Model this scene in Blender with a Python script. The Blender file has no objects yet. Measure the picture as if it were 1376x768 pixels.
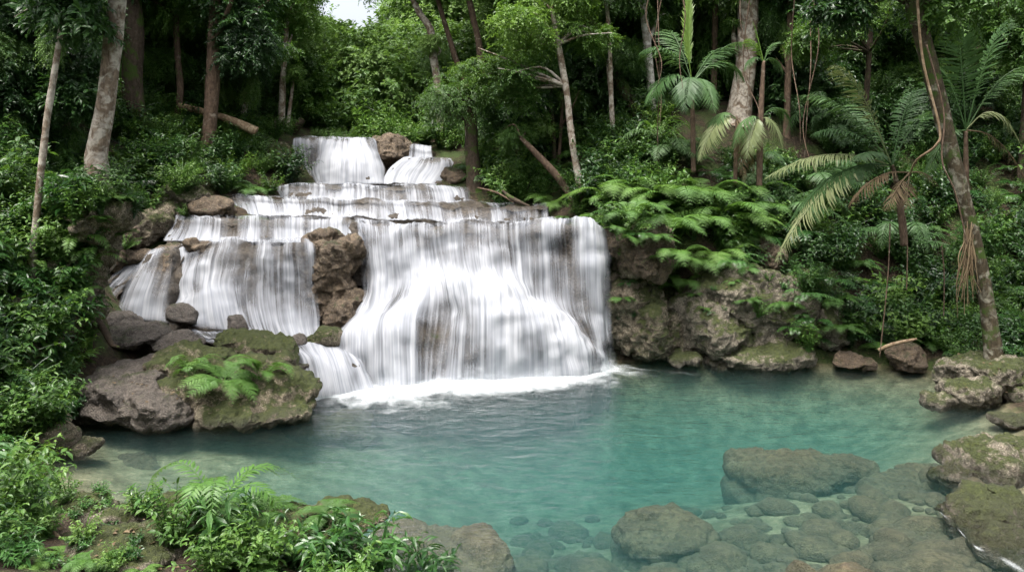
import bpy, bmesh, math, random
import numpy as np
from mathutils import Vector

# ------------------------------------------------------------------ camera, sky, sun, exposure
SC = bpy.context.scene
COL = SC.collection
F, HR, CH = 1000.0, 250.0, 5.0          # focal length in photo pixels, horizon row, eye height above the pool
cam_d = bpy.data.cameras.new('camera')
cam_d.sensor_width = 36.0
cam_d.lens = 36.0 * F / 1376.0
cam_d.shift_y = -(384.0 - HR) / 1376.0
cam_d.clip_start = 0.05
cam_d.clip_end = 2000.0
cam = bpy.data.objects.new('camera', cam_d)
cam.location = (0, 0, CH)
cam.rotation_euler = (math.pi / 2, 0, 0)
COL.objects.link(cam)
SC.camera = cam

SUN_EL, SUN_AZ = math.radians(72), math.radians(215)      # azimuth measured clockwise from +Y (where the light comes from)
world = bpy.data.worlds.new('World')
SC.world = world
world.use_nodes = True
wn = world.node_tree
bg = wn.nodes['Background']
sky = wn.nodes.new('ShaderNodeTexSky')
sky.sky_type = 'NISHITA'
sky.sun_disc = False
sky.sun_elevation = SUN_EL
sky.sun_rotation = SUN_AZ
sky.air_density = 1.0
sky.dust_density = 9.0
sky.ozone_density = 0.6
hz = wn.nodes.new('ShaderNodeHueSaturation')          # overcast: the blue is mostly washed out
hz.inputs['Saturation'].default_value = 0.4
hz.inputs['Value'].default_value = 1.15
wn.links.new(sky.outputs['Color'], hz.inputs['Color'])
wn.links.new(hz.outputs['Color'], bg.inputs['Color'])
bg.inputs['Strength'].default_value = 0.15
sun_d = bpy.data.lights.new('sun', 'SUN')
sun_d.energy = 2.2
sun_d.angle = math.radians(25)
sun_d.color = (1.0, 0.96, 0.9)
sun = bpy.data.objects.new('sun', sun_d)
_d = Vector((math.sin(SUN_AZ) * math.cos(SUN_EL), math.cos(SUN_AZ) * math.cos(SUN_EL), math.sin(SUN_EL)))
sun.rotation_euler = _d.to_track_quat('Z', 'Y').to_euler()
sun.location = (0, 0, 60)
COL.objects.link(sun)
SC.view_settings.view_transform = 'Standard'
SC.view_settings.look = 'None'
SC.view_settings.exposure = 1.4
SC.view_settings.gamma = 1.0
SC.view_settings.use_curve_mapping = False
cy = SC.cycles
cy.use_denoising = True
cy.use_adaptive_sampling = True
cy.adaptive_threshold = 0.02
cy.max_bounces = 6
cy.diffuse_bounces = 4
cy.glossy_bounces = 2
cy.transmission_bounces = 4
cy.transparent_max_bounces = 24
cy.volume_bounces = 1
cy.sample_clamp_indirect = 6.0
cy.caustics_reflective = False
cy.caustics_refractive = False

# ------------------------------------------------------------------ small helpers
RNG = np.random.default_rng(11)
random.seed(5)


def P(px, py, Y):
    """photo pixel + distance in metres -> point in the place"""
    return np.array([(px - 688.0) / F * Y, Y, CH - (py - HR) / F * Y])


def nrmz(a):
    return a / np.maximum(np.linalg.norm(a, axis=-1, keepdims=True), 1e-9)


def _hash(ix, iy, iz, seed):
    n = (ix.astype(np.int64) * 374761393 + iy.astype(np.int64) * 668265263 + iz.astype(np.int64) * 2147483647 + seed * 1274126177) & 0xFFFFFFFF
    n = ((n ^ (n >> 13)) * 1274126177) & 0xFFFFFFFF
    n = n ^ (n >> 16)
    return (n & 0xFFFF) / 32767.5 - 1.0


def vnoise(p, seed=0):
    p = np.asarray(p, float)
    i = np.floor(p).astype(np.int64)
    f = p - i
    f = f * f * (3 - 2 * f)
    out = 0
    for dx in (0, 1):
        wx = f[..., 0] if dx else 1 - f[..., 0]
        for dy in (0, 1):
            wy = f[..., 1] if dy else 1 - f[..., 1]
            for dz in (0, 1):
                wz = f[..., 2] if dz else 1 - f[..., 2]
                out = out + wx * wy * wz * _hash(i[..., 0] + dx, i[..., 1] + dy, i[..., 2] + dz, seed)
    return out


def fbm(p, octaves=4, seed=0, gain=0.5, ridged=False):
    p = np.asarray(p, float)
    a, s, o = 1.0, 0.0, 0.0
    for k in range(octaves):
        n = vnoise(p * (2.03 ** k) + 17.3 * k, seed + k)
        if ridged:
            n = 1 - 2 * np.abs(n)
        o = o + a * n
        s += a
        a *= gain
    return o / s


def make_mesh(name, V, faces, attrs=None, uv=None, smooth=False):
    """faces: list of integer arrays (n,3) or (n,4)"""
    me = bpy.data.meshes.new(name)
    V = np.ascontiguousarray(V, dtype=np.float32)
    me.vertices.add(len(V))
    me.vertices.foreach_set('co', V.ravel())
    faces = [np.asarray(f, dtype=np.int32) for f in faces if len(f)]
    li = np.concatenate([f.ravel() for f in faces])
    lt = np.concatenate([np.full(len(f), f.shape[1], np.int32) for f in faces])
    ls = np.concatenate([[0], np.cumsum(lt)[:-1]]).astype(np.int32)
    me.loops.add(len(li))
    me.loops.foreach_set('vertex_index', li)
    me.polygons.add(len(lt))
    me.polygons.foreach_set('loop_start', ls)
    me.polygons.foreach_set('loop_total', lt)
    me.polygons.foreach_set('use_smooth', np.full(len(lt), smooth))
    me.update(calc_edges=True)
    for k, a in (attrs or {}).items():
        at = me.attributes.new(k, 'FLOAT', 'POINT')
        at.data.foreach_set('value', np.ascontiguousarray(a, dtype=np.float32))
    if uv is not None:
        ul = me.uv_layers.new(name='flow')
        ul.data.foreach_set('uv', np.ascontiguousarray(uv[li], dtype=np.float32).ravel())
    me.validate()
    return me


def link(name, me, mat=None, parent=None, loc=(0, 0, 0)):
    o = bpy.data.objects.new(name, me)
    COL.objects.link(o)
    if mat is not None and me is not None and not me.materials:
        me.materials.append(mat)
    o.location = loc
    if parent is not None:
        o.parent = parent
    return o


def tag(o, label=None, cat=None, group=None, kind=None):
    if label: o['label'] = label
    if cat: o['category'] = cat
    if group: o['group'] = group
    if kind: o['kind'] = kind
    return o


def empty(name, loc, label, cat, group=None):
    o = bpy.data.objects.new(name, None)
    o.empty_display_size = 0.2
    o.location = loc
    COL.objects.link(o)
    return tag(o, label, cat, group)


class Bag:
    """collects vertex/triangle pieces with a per-piece random value"""
    def __init__(s):
        s.V, s.T, s.R, s.n = [], [], [], 0

    def add(s, V, T, R):
        s.V.append(V); s.T.append(np.asarray(T) + s.n); s.R.append(R); s.n += len(V)

    def mesh(s, name, mat, smooth=False):
        me = make_mesh(name, np.concatenate(s.V), [np.concatenate(s.T)], {'rnd': np.concatenate(s.R)}, smooth=smooth)
        me.materials.append(mat)
        return me

    def arrays(s):
        return np.concatenate(s.V), np.concatenate(s.T), np.concatenate(s.R)


# leaf outlines: (along, across, up)
LEAF_S = (np.array([[0, 0, 0], [.42, .5, .10], [.42, -.5, .10], [.5, 0, 0], [1, 0, -.14]], float),
          np.array([[0, 3, 1], [0, 2, 3], [1, 3, 4], [3, 2, 4]]))
LEAF_B = (np.array([[0, 0, 0], [.2, .34, .06], [.2, -.34, .06], [.28, 0, .02], [.55, .5, .06], [.55, -.5, .06], [.6, 0, -.02],
                    [.82, .26, -.04], [.82, -.26, -.04], [1, 0, -.2]], float),
          np.array([[0, 3, 1], [0, 2, 3], [1, 3, 4], [3, 6, 4], [3, 2, 5], [3, 5, 6], [4, 6, 7], [6, 5, 8], [6, 9, 7], [6, 8, 9]]))
BLADE = (np.array([[0, 0, 0], [.3, .5, -.02], [.3, -.5, -.02], [.66, .36, -.13], [.66, -.36, -.13], [1, 0, -.36]], float),
         np.array([[0, 2, 1], [1, 2, 4], [1, 4, 3], [3, 4, 5]]))


def leaves(bag, pos, dr, nm, L, w, tpl=LEAF_S, rnd=None):
    dr = nrmz(dr)
    sd = nrmz(np.cross(dr, nm))
    nm = np.cross(sd, dr)
    t, f = tpl
    n = len(pos)
    L = np.broadcast_to(np.asarray(L, float), (n,))
    w = np.broadcast_to(np.asarray(w, float), (n,))
    V = (pos[:, None, :] + dr[:, None, :] * (t[None, :, 0] * L[:, None])[..., None]
         + sd[:, None, :] * (t[None, :, 1] * (L * w)[:, None])[..., None]
         + nm[:, None, :] * (t[None, :, 2] * L[:, None])[..., None])
    k = len(t)
    T = f[None] + (np.arange(n) * k)[:, None, None]
    if rnd is None:
        rnd = RNG.random(n)
    bag.add(V.reshape(-1, 3), T.reshape(-1, 3), np.repeat(rnd, k))


def catmull(A, n):
    """resample control array A (K, ...) to n samples along axis 0"""
    A = np.asarray(A, float)
    K = len(A)
    t = np.linspace(0, K - 1, n)
    i = np.minimum(t.astype(int), K - 2)
    f = (t - i).reshape((-1,) + (1,) * (A.ndim - 1))
    p0, p1, p2, p3 = A[np.maximum(i - 1, 0)], A[i], A[i + 1], A[np.minimum(i + 2, K - 1)]
    return 0.5 * ((2 * p1) + (-p0 + p2) * f + (2 * p0 - 5 * p1 + 4 * p2 - p3) * f ** 2 + (-p0 + 3 * p1 - 3 * p2 + p3) * f ** 3)


def tube(bag, pts, rad, sides=8, n=None, rough=0.0, seed=0, rnd=0.5):
    pts = np.asarray(pts, float); rad = np.asarray(rad, float)
    n = n or max(4, len(pts) * 4)
    if len(pts) > 2:
        C = catmull(np.concatenate([pts, rad[:, None]], 1), n)
    else:
        C = np.linspace(np.append(pts[0], rad[0]), np.append(pts[1], rad[1]), n)
    c, r = C[:, :3], np.maximum(C[:, 3], 1e-4)
    tg = nrmz(np.gradient(c, axis=0))
    ref = np.array([0.31, 0.87, 0.12]) if abs(tg[:, 2]).mean() > 0.6 else np.array([0, 0, 1.0])
    a = nrmz(np.cross(tg, ref)); b = np.cross(tg, a)
    th = np.linspace(0, 2 * math.pi, sides, endpoint=False)
    ring = a[:, None] * np.cos(th)[None, :, None] + b[:, None] * np.sin(th)[None, :, None]
    rr = np.repeat(r[:, None], sides, 1)
    V = c[:, None] + ring * rr[..., None]
    if rough:
        d = fbm(V * np.array([2.2, 2.2, 1.2]) / max(r.mean() * 6, .05) + seed, 3, seed)
        V = c[:, None] + ring * (rr * (1 + rough * d))[..., None]
    V = V.reshape(-1, 3)
    i = np.arange(n - 1)[:, None] * sides; j = np.arange(sides)[None]; j2 = (j + 1) % sides
    q = np.stack([i + j, i + j2, i + sides + j2, i + sides + j], -1).reshape(-1, 4)
    T = np.concatenate([q[:, [0, 1, 2]], q[:, [0, 2, 3]]])
    m = len(V)
    V = np.concatenate([V, c[:1], c[-1:]])
    e0 = np.stack([np.full(sides, m), (np.arange(sides) + 1) % sides, np.arange(sides)], 1)
    o = (n - 1) * sides
    e1 = np.stack([np.full(sides, m + 1), o + np.arange(sides), o + (np.arange(sides) + 1) % sides], 1)
    bag.add(V, np.concatenate([T, e0, e1]), np.full(len(V), rnd))


# ------------------------------------------------------------------ materials
class Mat:
    def __init__(s, name):
        s.m = bpy.data.materials.new(name)
        s.m.use_nodes = True
        s.t = s.m.node_tree
        s.t.nodes.clear()
        s.out = s.t.nodes.new('ShaderNodeOutputMaterial')

    def n(s, typ, ins=None, **kw):
        nd = s.t.nodes.new(typ)
        for k, v in kw.items():
            setattr(nd, k, v)
        for k, v in (ins or {}).items():
            if isinstance(v, bpy.types.NodeSocket):
                s.t.links.new(v, nd.inputs[k])
            else:
                nd.inputs[k].default_value = v
        return nd

    def math(s, op, a, b=0.0, c=0.0, clamp=False):
        nd = s.n('ShaderNodeMath', {0: a, 1: b, 2: c}, operation=op)
        nd.use_clamp = clamp
        return nd.outputs[0]

    def noise(s, vec, scale, detail=5.0, rough=0.55, out='Fac', dist=0.0):
        return s.n('ShaderNodeTexNoise', {'Vector': vec, 'Scale': scale, 'Detail': detail, 'Roughness': rough, 'Distortion': dist}).outputs[out]

    def ramp(s, fac, stops, interp='LINEAR'):
        nd = s.n('ShaderNodeValToRGB', {'Fac': fac})
        cr = nd.color_ramp
        cr.interpolation = interp
        while len(cr.elements) < len(stops):
            cr.elements.new(0.5)
        for e, (p, c) in zip(cr.elements, stops):
            e.position = p
            e.color = (c[0], c[1], c[2], 1) if not isinstance(c, (int, float)) else (c, c, c, 1)
        return nd.outputs['Color']

    def mix(s, f, a, b, mode='MIX'):
        nd = s.n('ShaderNodeMix', data_type='RGBA', blend_type=mode)
        for sock, v in ((nd.inputs[0], f), (nd.inputs[6], a), (nd.inputs[7], b)):
            if isinstance(v, bpy.types.NodeSocket):
                s.t.links.new(v, sock)
            else:
                sock.default_value = v if isinstance(v, (int, float)) else (v[0], v[1], v[2], 1)
        return nd.outputs[2]

    def surf(s, sh):
        s.t.links.new(sh, s.out.inputs['Surface'])
        return s.m


def leaf_mat(name, dark, mid, light, gloss=0.42, trans=0.36, spec=0.4):
    M = Mat(name)
    r = M.n('ShaderNodeAttribute', attribute_name='rnd').outputs['Fac']
    oi = M.n('ShaderNodeObjectInfo').outputs['Random']
    pos = M.n('ShaderNodeNewGeometry').outputs['Position']
    big = M.noise(pos, 0.55, 3)
    f = M.math('ADD', M.math('MULTIPLY', r, 0.4), M.math('ADD', M.math('MULTIPLY', oi, 0.46), M.math('MULTIPLY', M.math('SUBTRACT', big, 0.36), 0.62)))
    c = M.ramp(f, [(0.12, dark), (0.52, mid), (0.95, light)])
    p = M.n('ShaderNodeBsdfPrincipled', {'Base Color': c, 'Roughness': gloss, 'Specular IOR Level': spec})
    tc = M.mix(0.5, c, (light[0] * 1.3, light[1] * 1.4, light[2] * .8))
    t = M.n('ShaderNodeBsdfTranslucent', {'Color': tc})
    mx = M.n('ShaderNodeMixShader', {0: trans, 1: p.outputs[0], 2: t.outputs[0]})
    return M.surf(mx.outputs[0])


def bark_mat(name, base, dark, lichen, lichen_amt=0.45, moss=0.0):
    M = Mat(name)
    oc = M.n('ShaderNodeTexCoord').outputs['Object']
    mp = M.n('ShaderNodeMapping', {'Vector': oc, 'Scale': (1, 1, 0.35)}).outputs[0]
    n1 = M.noise(mp, 14, 6, .65)
    n2 = M.noise(oc, 3.2, 5, .6, dist=.6)
    n3 = M.noise(oc, 9, 4, .6)
    c = M.ramp(n1, [(.3, dark), (.65, base)])
    c = M.mix(M.ramp(n2, [(1 - lichen_amt - .06, 0), (1 - lichen_amt + .05, 1)]), c, lichen)
    c = M.mix(M.math('MULTIPLY', M.ramp(n3, [(.45, 0), (.6, 1)]), .45), c, dark)
    if moss:
        n4 = M.noise(oc, 2.0, 5, .65)
        c = M.mix(M.ramp(n4, [(.62 - moss * .4, 0), (.7 - moss * .4, 1)]), c, (.035, .06, .012))
    b = M.n('ShaderNodeBump', {'Height': n1, 'Strength': .8, 'Distance': .03})
    p = M.n('ShaderNodeBsdfPrincipled', {'Base Color': c, 'Roughness': .9, 'Specular IOR Level': .15, 'Normal': b.outputs[0]})
    return M.surf(p.outputs[0])


def rock_mat(name, base, dark, moss=0.5, wet=0.0, mosscol=(.036, .046, .009), scale=1.0, line=True):
    M = Mat(name)
    g = M.n('ShaderNodeNewGeometry')
    pos, nor = g.outputs['Position'], g.outputs['Normal']
    nz = M.n('ShaderNodeSeparateXYZ', {0: nor}).outputs[2]
    z = M.n('ShaderNodeSeparateXYZ', {0: pos}).outputs[2]
    n1 = M.noise(pos, 1.7 * scale, 8, .62)
    n2 = M.noise(pos, 9 * scale, 6, .65)
    n3 = M.noise(pos, 36, 4, .6)
    vor = M.n('ShaderNodeTexVoronoi', {'Vector': M.mix(.25, pos, M.noise(pos, 3, 4, out='Color')), 'Scale': 2.6 * scale}, feature='DISTANCE_TO_EDGE').outputs['Distance']
    c = M.ramp(n1, [(.3, dark), (.48, [(a + b) / 2 for a, b in zip(base, dark)]), (.7, base)])
    c = M.mix(M.ramp(n2, [(.40, .85), (.55, 0)]), c, dark)
    c = M.mix(M.ramp(n3, [(.54, 0), (.64, .7 if line else .15)]), c, [min(1, x * 1.5 + .05) for x in base])
    crack = M.ramp(vor, [(0.0, .16), (.03, 0)])
    c = M.mix(crack, c, [x * .35 for x in dark])
    if moss > 0:
        mn = M.noise(pos, 1.15 * scale, 7, .66)
        mn2 = M.noise(pos, 5.5, 5, .6)
        f = M.math('ADD', M.math('ADD', M.math('MULTIPLY', mn, 1.1), M.math('MULTIPLY', mn2, .45)), M.math('MULTIPLY', nz, .22))
        th = 1.18 - moss * .62
        f = M.n('ShaderNodeMapRange', {0: f, 1: th, 2: th + .12, 3: 0, 4: 1}).outputs[0]
        mc = M.ramp(M.noise(pos, 13, 5, .7), [(.3, [x * .4 for x in mosscol]), (.55, mosscol), (.8, [mosscol[0] * 1.9, mosscol[1] * 1.6, mosscol[2] * 1.3])])
        c = M.mix(f, c, mc)
    else:
        f = 0.0
    wl = M.math('ADD', z, M.math('MULTIPLY', M.math('SUBTRACT', n1, .5), .5))
    wf = M.n('ShaderNodeMapRange', {0: wl, 1: .05, 2: .32, 3: 1.0 if line else wet, 4: wet}).outputs[0]
    c = M.mix(M.math('MULTIPLY', wf, .62), c, [x * .3 for x in dark])
    ro = M.n('ShaderNodeMapRange', {0: wf, 1: 0, 2: 1, 3: .88, 4: .34}).outputs[0]
    h = M.math('ADD', M.math('MULTIPLY', n2, .6), M.math('ADD', M.math('MULTIPLY', n3, .28), M.math('MULTIPLY', M.ramp(vor, [(0, 0), (.05, 1)]), .05)))
    b = M.n('ShaderNodeBump', {'Height': h, 'Strength': 1.0, 'Distance': .13})
    p = M.n('ShaderNodeBsdfPrincipled', {'Base Color': c, 'Roughness': ro, 'Specular IOR Level': .4, 'Normal': b.outputs[0]})
    return M.surf(p.outputs[0])


MT = {}
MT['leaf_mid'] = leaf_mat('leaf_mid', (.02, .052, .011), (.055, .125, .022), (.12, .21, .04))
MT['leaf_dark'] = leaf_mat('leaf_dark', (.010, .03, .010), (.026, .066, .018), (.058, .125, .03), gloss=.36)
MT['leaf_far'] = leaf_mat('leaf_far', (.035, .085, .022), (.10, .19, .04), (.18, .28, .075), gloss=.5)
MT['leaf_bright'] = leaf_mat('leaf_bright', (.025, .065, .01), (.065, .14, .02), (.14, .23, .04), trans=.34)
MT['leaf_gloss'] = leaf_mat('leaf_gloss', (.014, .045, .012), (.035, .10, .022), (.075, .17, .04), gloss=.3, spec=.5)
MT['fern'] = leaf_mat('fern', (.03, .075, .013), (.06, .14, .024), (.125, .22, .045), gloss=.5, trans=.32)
MT['palm'] = leaf_mat('palm', (.016, .042, .014), (.04, .09, .026), (.085, .145, .055), gloss=.52, trans=.28, spec=.3)
MT['palm_grey'] = leaf_mat('palm_grey', (.06, .085, .035), (.12, .15, .065), (.2, .22, .11), gloss=.45, trans=.25)
MT['dry'] = leaf_mat('dry', (.05, .034, .02), (.11, .08, .046), (.2, .155, .095), gloss=.7, trans=.15, spec=.2)
MT['rusty'] = leaf_mat('rusty', (.05, .045, .018), (.11, .085, .035), (.18, .13, .06), gloss=.6)
MT['bark_pale'] = bark_mat('bark_pale', (.22, .17, .125), (.07, .05, .035), (.36, .33, .28), .5)
MT['bark_brown'] = bark_mat('bark_brown', (.15, .105, .075), (.05, .034, .024), (.24, .2, .16), .36)
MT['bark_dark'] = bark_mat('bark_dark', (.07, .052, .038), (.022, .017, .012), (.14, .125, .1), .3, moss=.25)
MT['bark_moss'] = bark_mat('bark_moss', (.075, .06, .038), (.022, .018, .011), (.2, .19, .15), .42, moss=.22)
MT['bark_white'] = bark_mat('bark_white', (.34, .31, .27), (.12, .1, .08), (.5, .48, .44), .5)
MT['wood_tan'] = bark_mat('wood_tan', (.3, .22, .14), (.12, .08, .05), (.38, .3, .2), .4)
MT['stem'] = bark_mat('stem', (.07, .075, .03), (.035, .04, .015), (.1, .1, .05), .3)
MT['rock_pale'] = rock_mat('rock_pale', (.235, .205, .155), (.07, .06, .044), moss=.62)
MT['rock_moss'] = rock_mat('rock_moss', (.26, .22, .155), (.07, .056, .038), moss=.66)
MT['rock_wet'] = rock_mat('rock_wet', (.2, .17, .14), (.06, .05, .042), moss=.3, wet=.75)
MT['rock_brown'] = rock_mat('rock_brown', (.2, .145, .09), (.06, .043, .028), moss=.35, wet=.5)
MT['rock_under'] = rock_mat('rock_under', (.13, .105, .062), (.05, .04, .025), moss=.0, line=False)
MT['travertine'] = rock_mat('travertine', (.10, .078, .054), (.022, .017, .012), moss=.2, wet=.6, scale=1.3)


def water_mat():
    M = Mat('falling_water')
    uv = M.n('ShaderNodeUVMap', uv_map='flow').outputs[0]
    d = M.n('ShaderNodeAttribute', attribute_name='dens').outputs['Fac']
    a1 = M.noise(M.n('ShaderNodeMapping', {'Vector': uv, 'Scale': (8.0, .3, 1)}).outputs[0], 1.0, 3, .55)
    a2 = M.noise(M.n('ShaderNodeMapping', {'Vector': uv, 'Scale': (24.0, .36, 1)}).outputs[0], 1.0, 3, .6)
    a3 = M.noise(M.n('ShaderNodeMapping', {'Vector': uv, 'Scale': (1.7, .9, 1)}).outputs[0], 1.0, 2, .5)
    s = M.math('ADD', M.math('ADD', M.math('MULTIPLY', a1, .62), M.math('MULTIPLY', a2, .38)), M.math('MULTIPLY', a3, .80))   # about .75 in the middle
    f = M.math('ADD', M.math('MULTIPLY', M.math('SUBTRACT', s, .90), 1.4), M.math('MULTIPLY', M.math('SUBTRACT', d, .60), 1.15))
    al = M.n('ShaderNodeMapRange', {0: f, 1: -.62, 2: .50, 3: .0, 4: .98}, interpolation_type='SMOOTHSTEP').outputs[0]
    edge = M.n('ShaderNodeAttribute', attribute_name='edge').outputs['Fac']
    al = M.math('MULTIPLY', al, edge)
    hb = M.math('ADD', M.math('MULTIPLY', a1, .7), M.math('MULTIPLY', a2, .3))
    b = M.n('ShaderNodeBump', {'Height': hb, 'Strength': .25, 'Distance': .06})
    tone = M.math('ADD', M.math('ADD', M.math('MULTIPLY', a2, .5), M.math('MULTIPLY', a1, .5)), M.math('MULTIPLY', M.math('SUBTRACT', d, .6), .12))
    c = M.ramp(tone, [(.30, (.19, .205, .235)), (.5, (.29, .305, .335)), (.70, (.44, .45, .475))])  # grey-blue shade between the strands is put into the water colour
    df = M.n('ShaderNodeBsdfDiffuse', {'Color': c, 'Normal': b.outputs[0]})
    tl = M.n('ShaderNodeBsdfTranslucent', {'Color': (.5, .54, .58, 1)})
    m1 = M.n('ShaderNodeMixShader', {0: .25, 1: df.outputs[0], 2: tl.outputs[0]})
    tr = M.n('ShaderNodeBsdfTransparent')
    m2 = M.n('ShaderNodeMixShader', {0: al, 1: tr.outputs[0], 2: m1.outputs[0]})
    return M.surf(m2.outputs[0])


MT['fall'] = water_mat()

# ------------------------------------------------------------------ terrain
CTRL = np.array([
    # pool bed
    (0, 16, -2.0), (0, 18.6, -1.9), (2.5, 19.5, -1.8), (-3, 14.5, -1.3), (-3.5, 17.5, -1.0), (3, 13, -1.1), (5.2, 13.6, -.72), (0, 11, -1.0), (0, 9.3, -.75), (6, 17, -1.7), (8.5, 19, -1.2), (4.5, 9.5, -.5),
    (-6, 15, -.55), (-7.3, 13.3, -.32), (-4.5, 12.2, -.7), (6.8, 9.5, -.3), (6.5, 12, -.5), (4.5, 11, -.62), (8, 15, -.8), (10, 17.2, -.5), (5, 20.2, -1.2), (-1.5, 12.5, -1.3), (2.5, 9, -.6),
    # left bank
    (-9.6, 15.4, .1), (-8.9, 12.9, .1), (-9.3, 17, .6), (-6.3, 17.8, -.2), (-9.6, 19.6, .9), (-10.2, 16.6, 2.6), (-11, 17.2, 4.3), (-10.6, 17.8, 2.6), (-12.4, 19, 3.8), (-11.3, 15, 3.4), (-13, 17, 5.2), (-16, 18, 7.0), (-11.5, 12.5, 3.0), (-10, 10.5, 1.6),
    (-14, 10, 4.2), (-20, 20, 8.5), (-20, 8, 7), (-10.4, 21, 1.2), (-12, 22.5, 4.2), (-13.8, 20.4, 4.8), (-30, 20, 13), (-30, 0, 10),
    # foreground
    (-7.2, 11.3, .15), (-5.2, 10.6, .25), (-3.2, 10.0, .2), (-1.9, 9.5, -.05), (-4, 8.6, .6), (-6.5, 9, .9), (-7, 6.5, 1.6), (-3, 6, .9), (-1, 7.6, .1), (1, 7.2, -.2), (3, 6.5, -.1), (0, 4, 1.6), (0, 1, 3.3), (0, -6, 3.6), (6, 4, 1.0), (-8, 0, 3.5), (12, 0, 3.5),
    # right shore
    (8.9, 12, .1), (8.6, 10, .1), (9.8, 14, .1), (11.2, 16, .1), (12, 18.5, .15), (10.3, 20.9, .15), (7, 21.4, .2), (4.6, 21.6, .2), (9, 7, .5),
    (12, 12, 1.2), (14.5, 16, 1.5), (13.5, 20, 1.1), (12, 23, 1.5), (9, 23.8, 3.5), (6.2, 23.6, 4.5), (4.5, 23.4, 4.3), (7.2, 22.5, 2.9), (5.7, 22.3, 3.0), (17, 22, 2.8), (21, 20, 5.5), (27, 25, 10), (16, 28, 7), (9, 28, 7.4), (5, 29, 8.2), (5, 26.5, 6.8), (8, 26, 5.6), (15, 8, 2.5), (24, 8, 6), (35, 10, 11),
    # under the cascades and upstream
    (-8, 20.6, .3), (-4, 20.5, -.6), (0, 21.6, -.8), (-8, 22.8, 2.6), (-4, 23.2, 3.0), (2, 23.2, 3.2), (-4, 25.6, 3.7), (1, 25.4, 3.6), (-9, 24.6, 4.0), (-10.4, 26.6, 5.4), (-5.5, 27.6, 4.0), (-1.2, 26.8, 4.6),
    (-6, 31, 6.3), (-8.6, 31, 6.5), (-10.2, 30, 7.2), (-14, 30, 9), (-15, 26, 7.6), (-22, 30, 12), (-1.6, 29.5, 6.2), (2, 27.5, 5.2), (-6, 40, 7.6), (-8, 55, 10), (-12, 75, 13), (-14, 110, 17),
    (-26, 60, 20), (12, 50, 15), (15, 80, 26), (-35, 90, 32), (4, 38, 9), (30, 50, 18), (-40, 40, 22), (50, 30, 20), (60, 100, 32), (-70, 20, 24), (-60, 120, 36), (0, 150, 26),
    (0, -60, 10), (60, -30, 18), (-60, -40, 18), (150, 60, 40), (-150, 60, 40), (0, 260, 45), (150, 220, 45), (-150, 220, 45),
], float)
_d0 = np.linalg.norm(CTRL[:, None, :2] - CTRL[None, :, :2], axis=-1)
_n = len(CTRL)
_A = np.zeros((_n + 1, _n + 1)); _A[:_n, :_n] = -_d0 - 0.0 * np.eye(_n); _A[:_n, _n] = 1; _A[_n, :_n] = 1
_w = np.linalg.solve(_A, np.append(CTRL[:, 2], 0))


def tz(x, y, detail=True):
    x = np.atleast_1d(np.asarray(x, float)); y = np.atleast_1d(np.asarray(y, float))
    sh = x.shape
    q = np.stack([x.ravel(), y.ravel()], 1)
    z = np.concatenate([-np.linalg.norm(b[:, None] - CTRL[None, :, :2], axis=-1) @ _w[:_n] + _w[_n] for b in np.array_split(q, max(1, len(q) // 8000))])
    if detail:
        p3 = np.concatenate([q, np.zeros((len(q), 1))], 1)
        z = z + .12 * fbm(p3 * .9, 4, 3) + .25 * fbm(p3 * .16, 2, 9) * np.clip(z, 0, 1)
    return z.reshape(sh)


def tz1(x, y):
    return float(tz([x], [y])[0])


def axis_pts(a, b, lo, hi, step, far_steps):
    core = np.arange(a, b + 1e-6, step)
    left, right = [], []
    s, v = step, a
    while v > lo:
        s *= 1.18; v -= s; left.append(v)
    s, v = step, b
    while v < hi:
        s *= 1.18; v += s; right.append(v)
    return np.array(left[::-1] + list(core) + right)


gx = axis_pts(-17, 17, -260, 260, .22, 0)
gy = axis_pts(6.5, 33, -120, 300, .22, 0)
GX, GY = np.meshgrid(gx, gy)
GZ = tz(GX, GY)
nx_, ny_ = len(gx), len(gy)
ii = (np.arange(ny_ - 1)[:, None] * nx_ + np.arange(nx_ - 1)[None]).ravel()
quads = np.stack([ii, ii + 1, ii + nx_ + 1, ii + nx_], 1)


def ground_mat():
    M = Mat('forest_soil')
    g = M.n('ShaderNodeNewGeometry'); pos = g.outputs['Position']
    z = M.n('ShaderNodeSeparateXYZ', {0: pos}).outputs[2]
    n1 = M.noise(pos, 1.2, 7, .6); n2 = M.noise(pos, 11, 6, .7); n3 = M.noise(pos, 2.7, 5, .65)
    c = M.ramp(n2, [(.32, (.012, .009, .006)), (.5, (.03, .022, .014)), (.72, (.075, .052, .032))])
    c = M.mix(M.ramp(n1, [(.45, 0), (.58, .85)]), c, M.ramp(n2, [(.35, (.012, .025, .006)), (.65, (.04, .065, .014))]))
    # pool floor: pale sand with darker silt patches
    bed = M.ramp(n3, [(.36, (.085, .072, .042)), (.5, (.17, .145, .09)), (.66, (.27, .23, .15))])
    bed = M.mix(M.ramp(n2, [(.4, .5), (.6, 0)]), bed, (.09, .085, .05))
    wf = M.n('ShaderNodeMapRange', {0: z, 1: -.06, 2: .06, 3: 1, 4: 0}).outputs[0]
    c = M.mix(wf, c, bed)
    b = M.n('ShaderNodeBump', {'Height': n2, 'Strength': .9, 'Distance': .08})
    p = M.n('ShaderNodeBsdfPrincipled', {'Base Color': c, 'Roughness': .9, 'Specular IOR Level': .2, 'Normal': b.outputs[0]})
    return M.surf(p.outputs[0])


gme = make_mesh('ground', np.stack([GX.ravel(), GY.ravel(), GZ.ravel()], 1), [quads], smooth=True)
tag(link('ground', gme, ground_mat()), kind='structure')

# ------------------------------------------------------------------ pool water: a closed body with real depth


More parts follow.
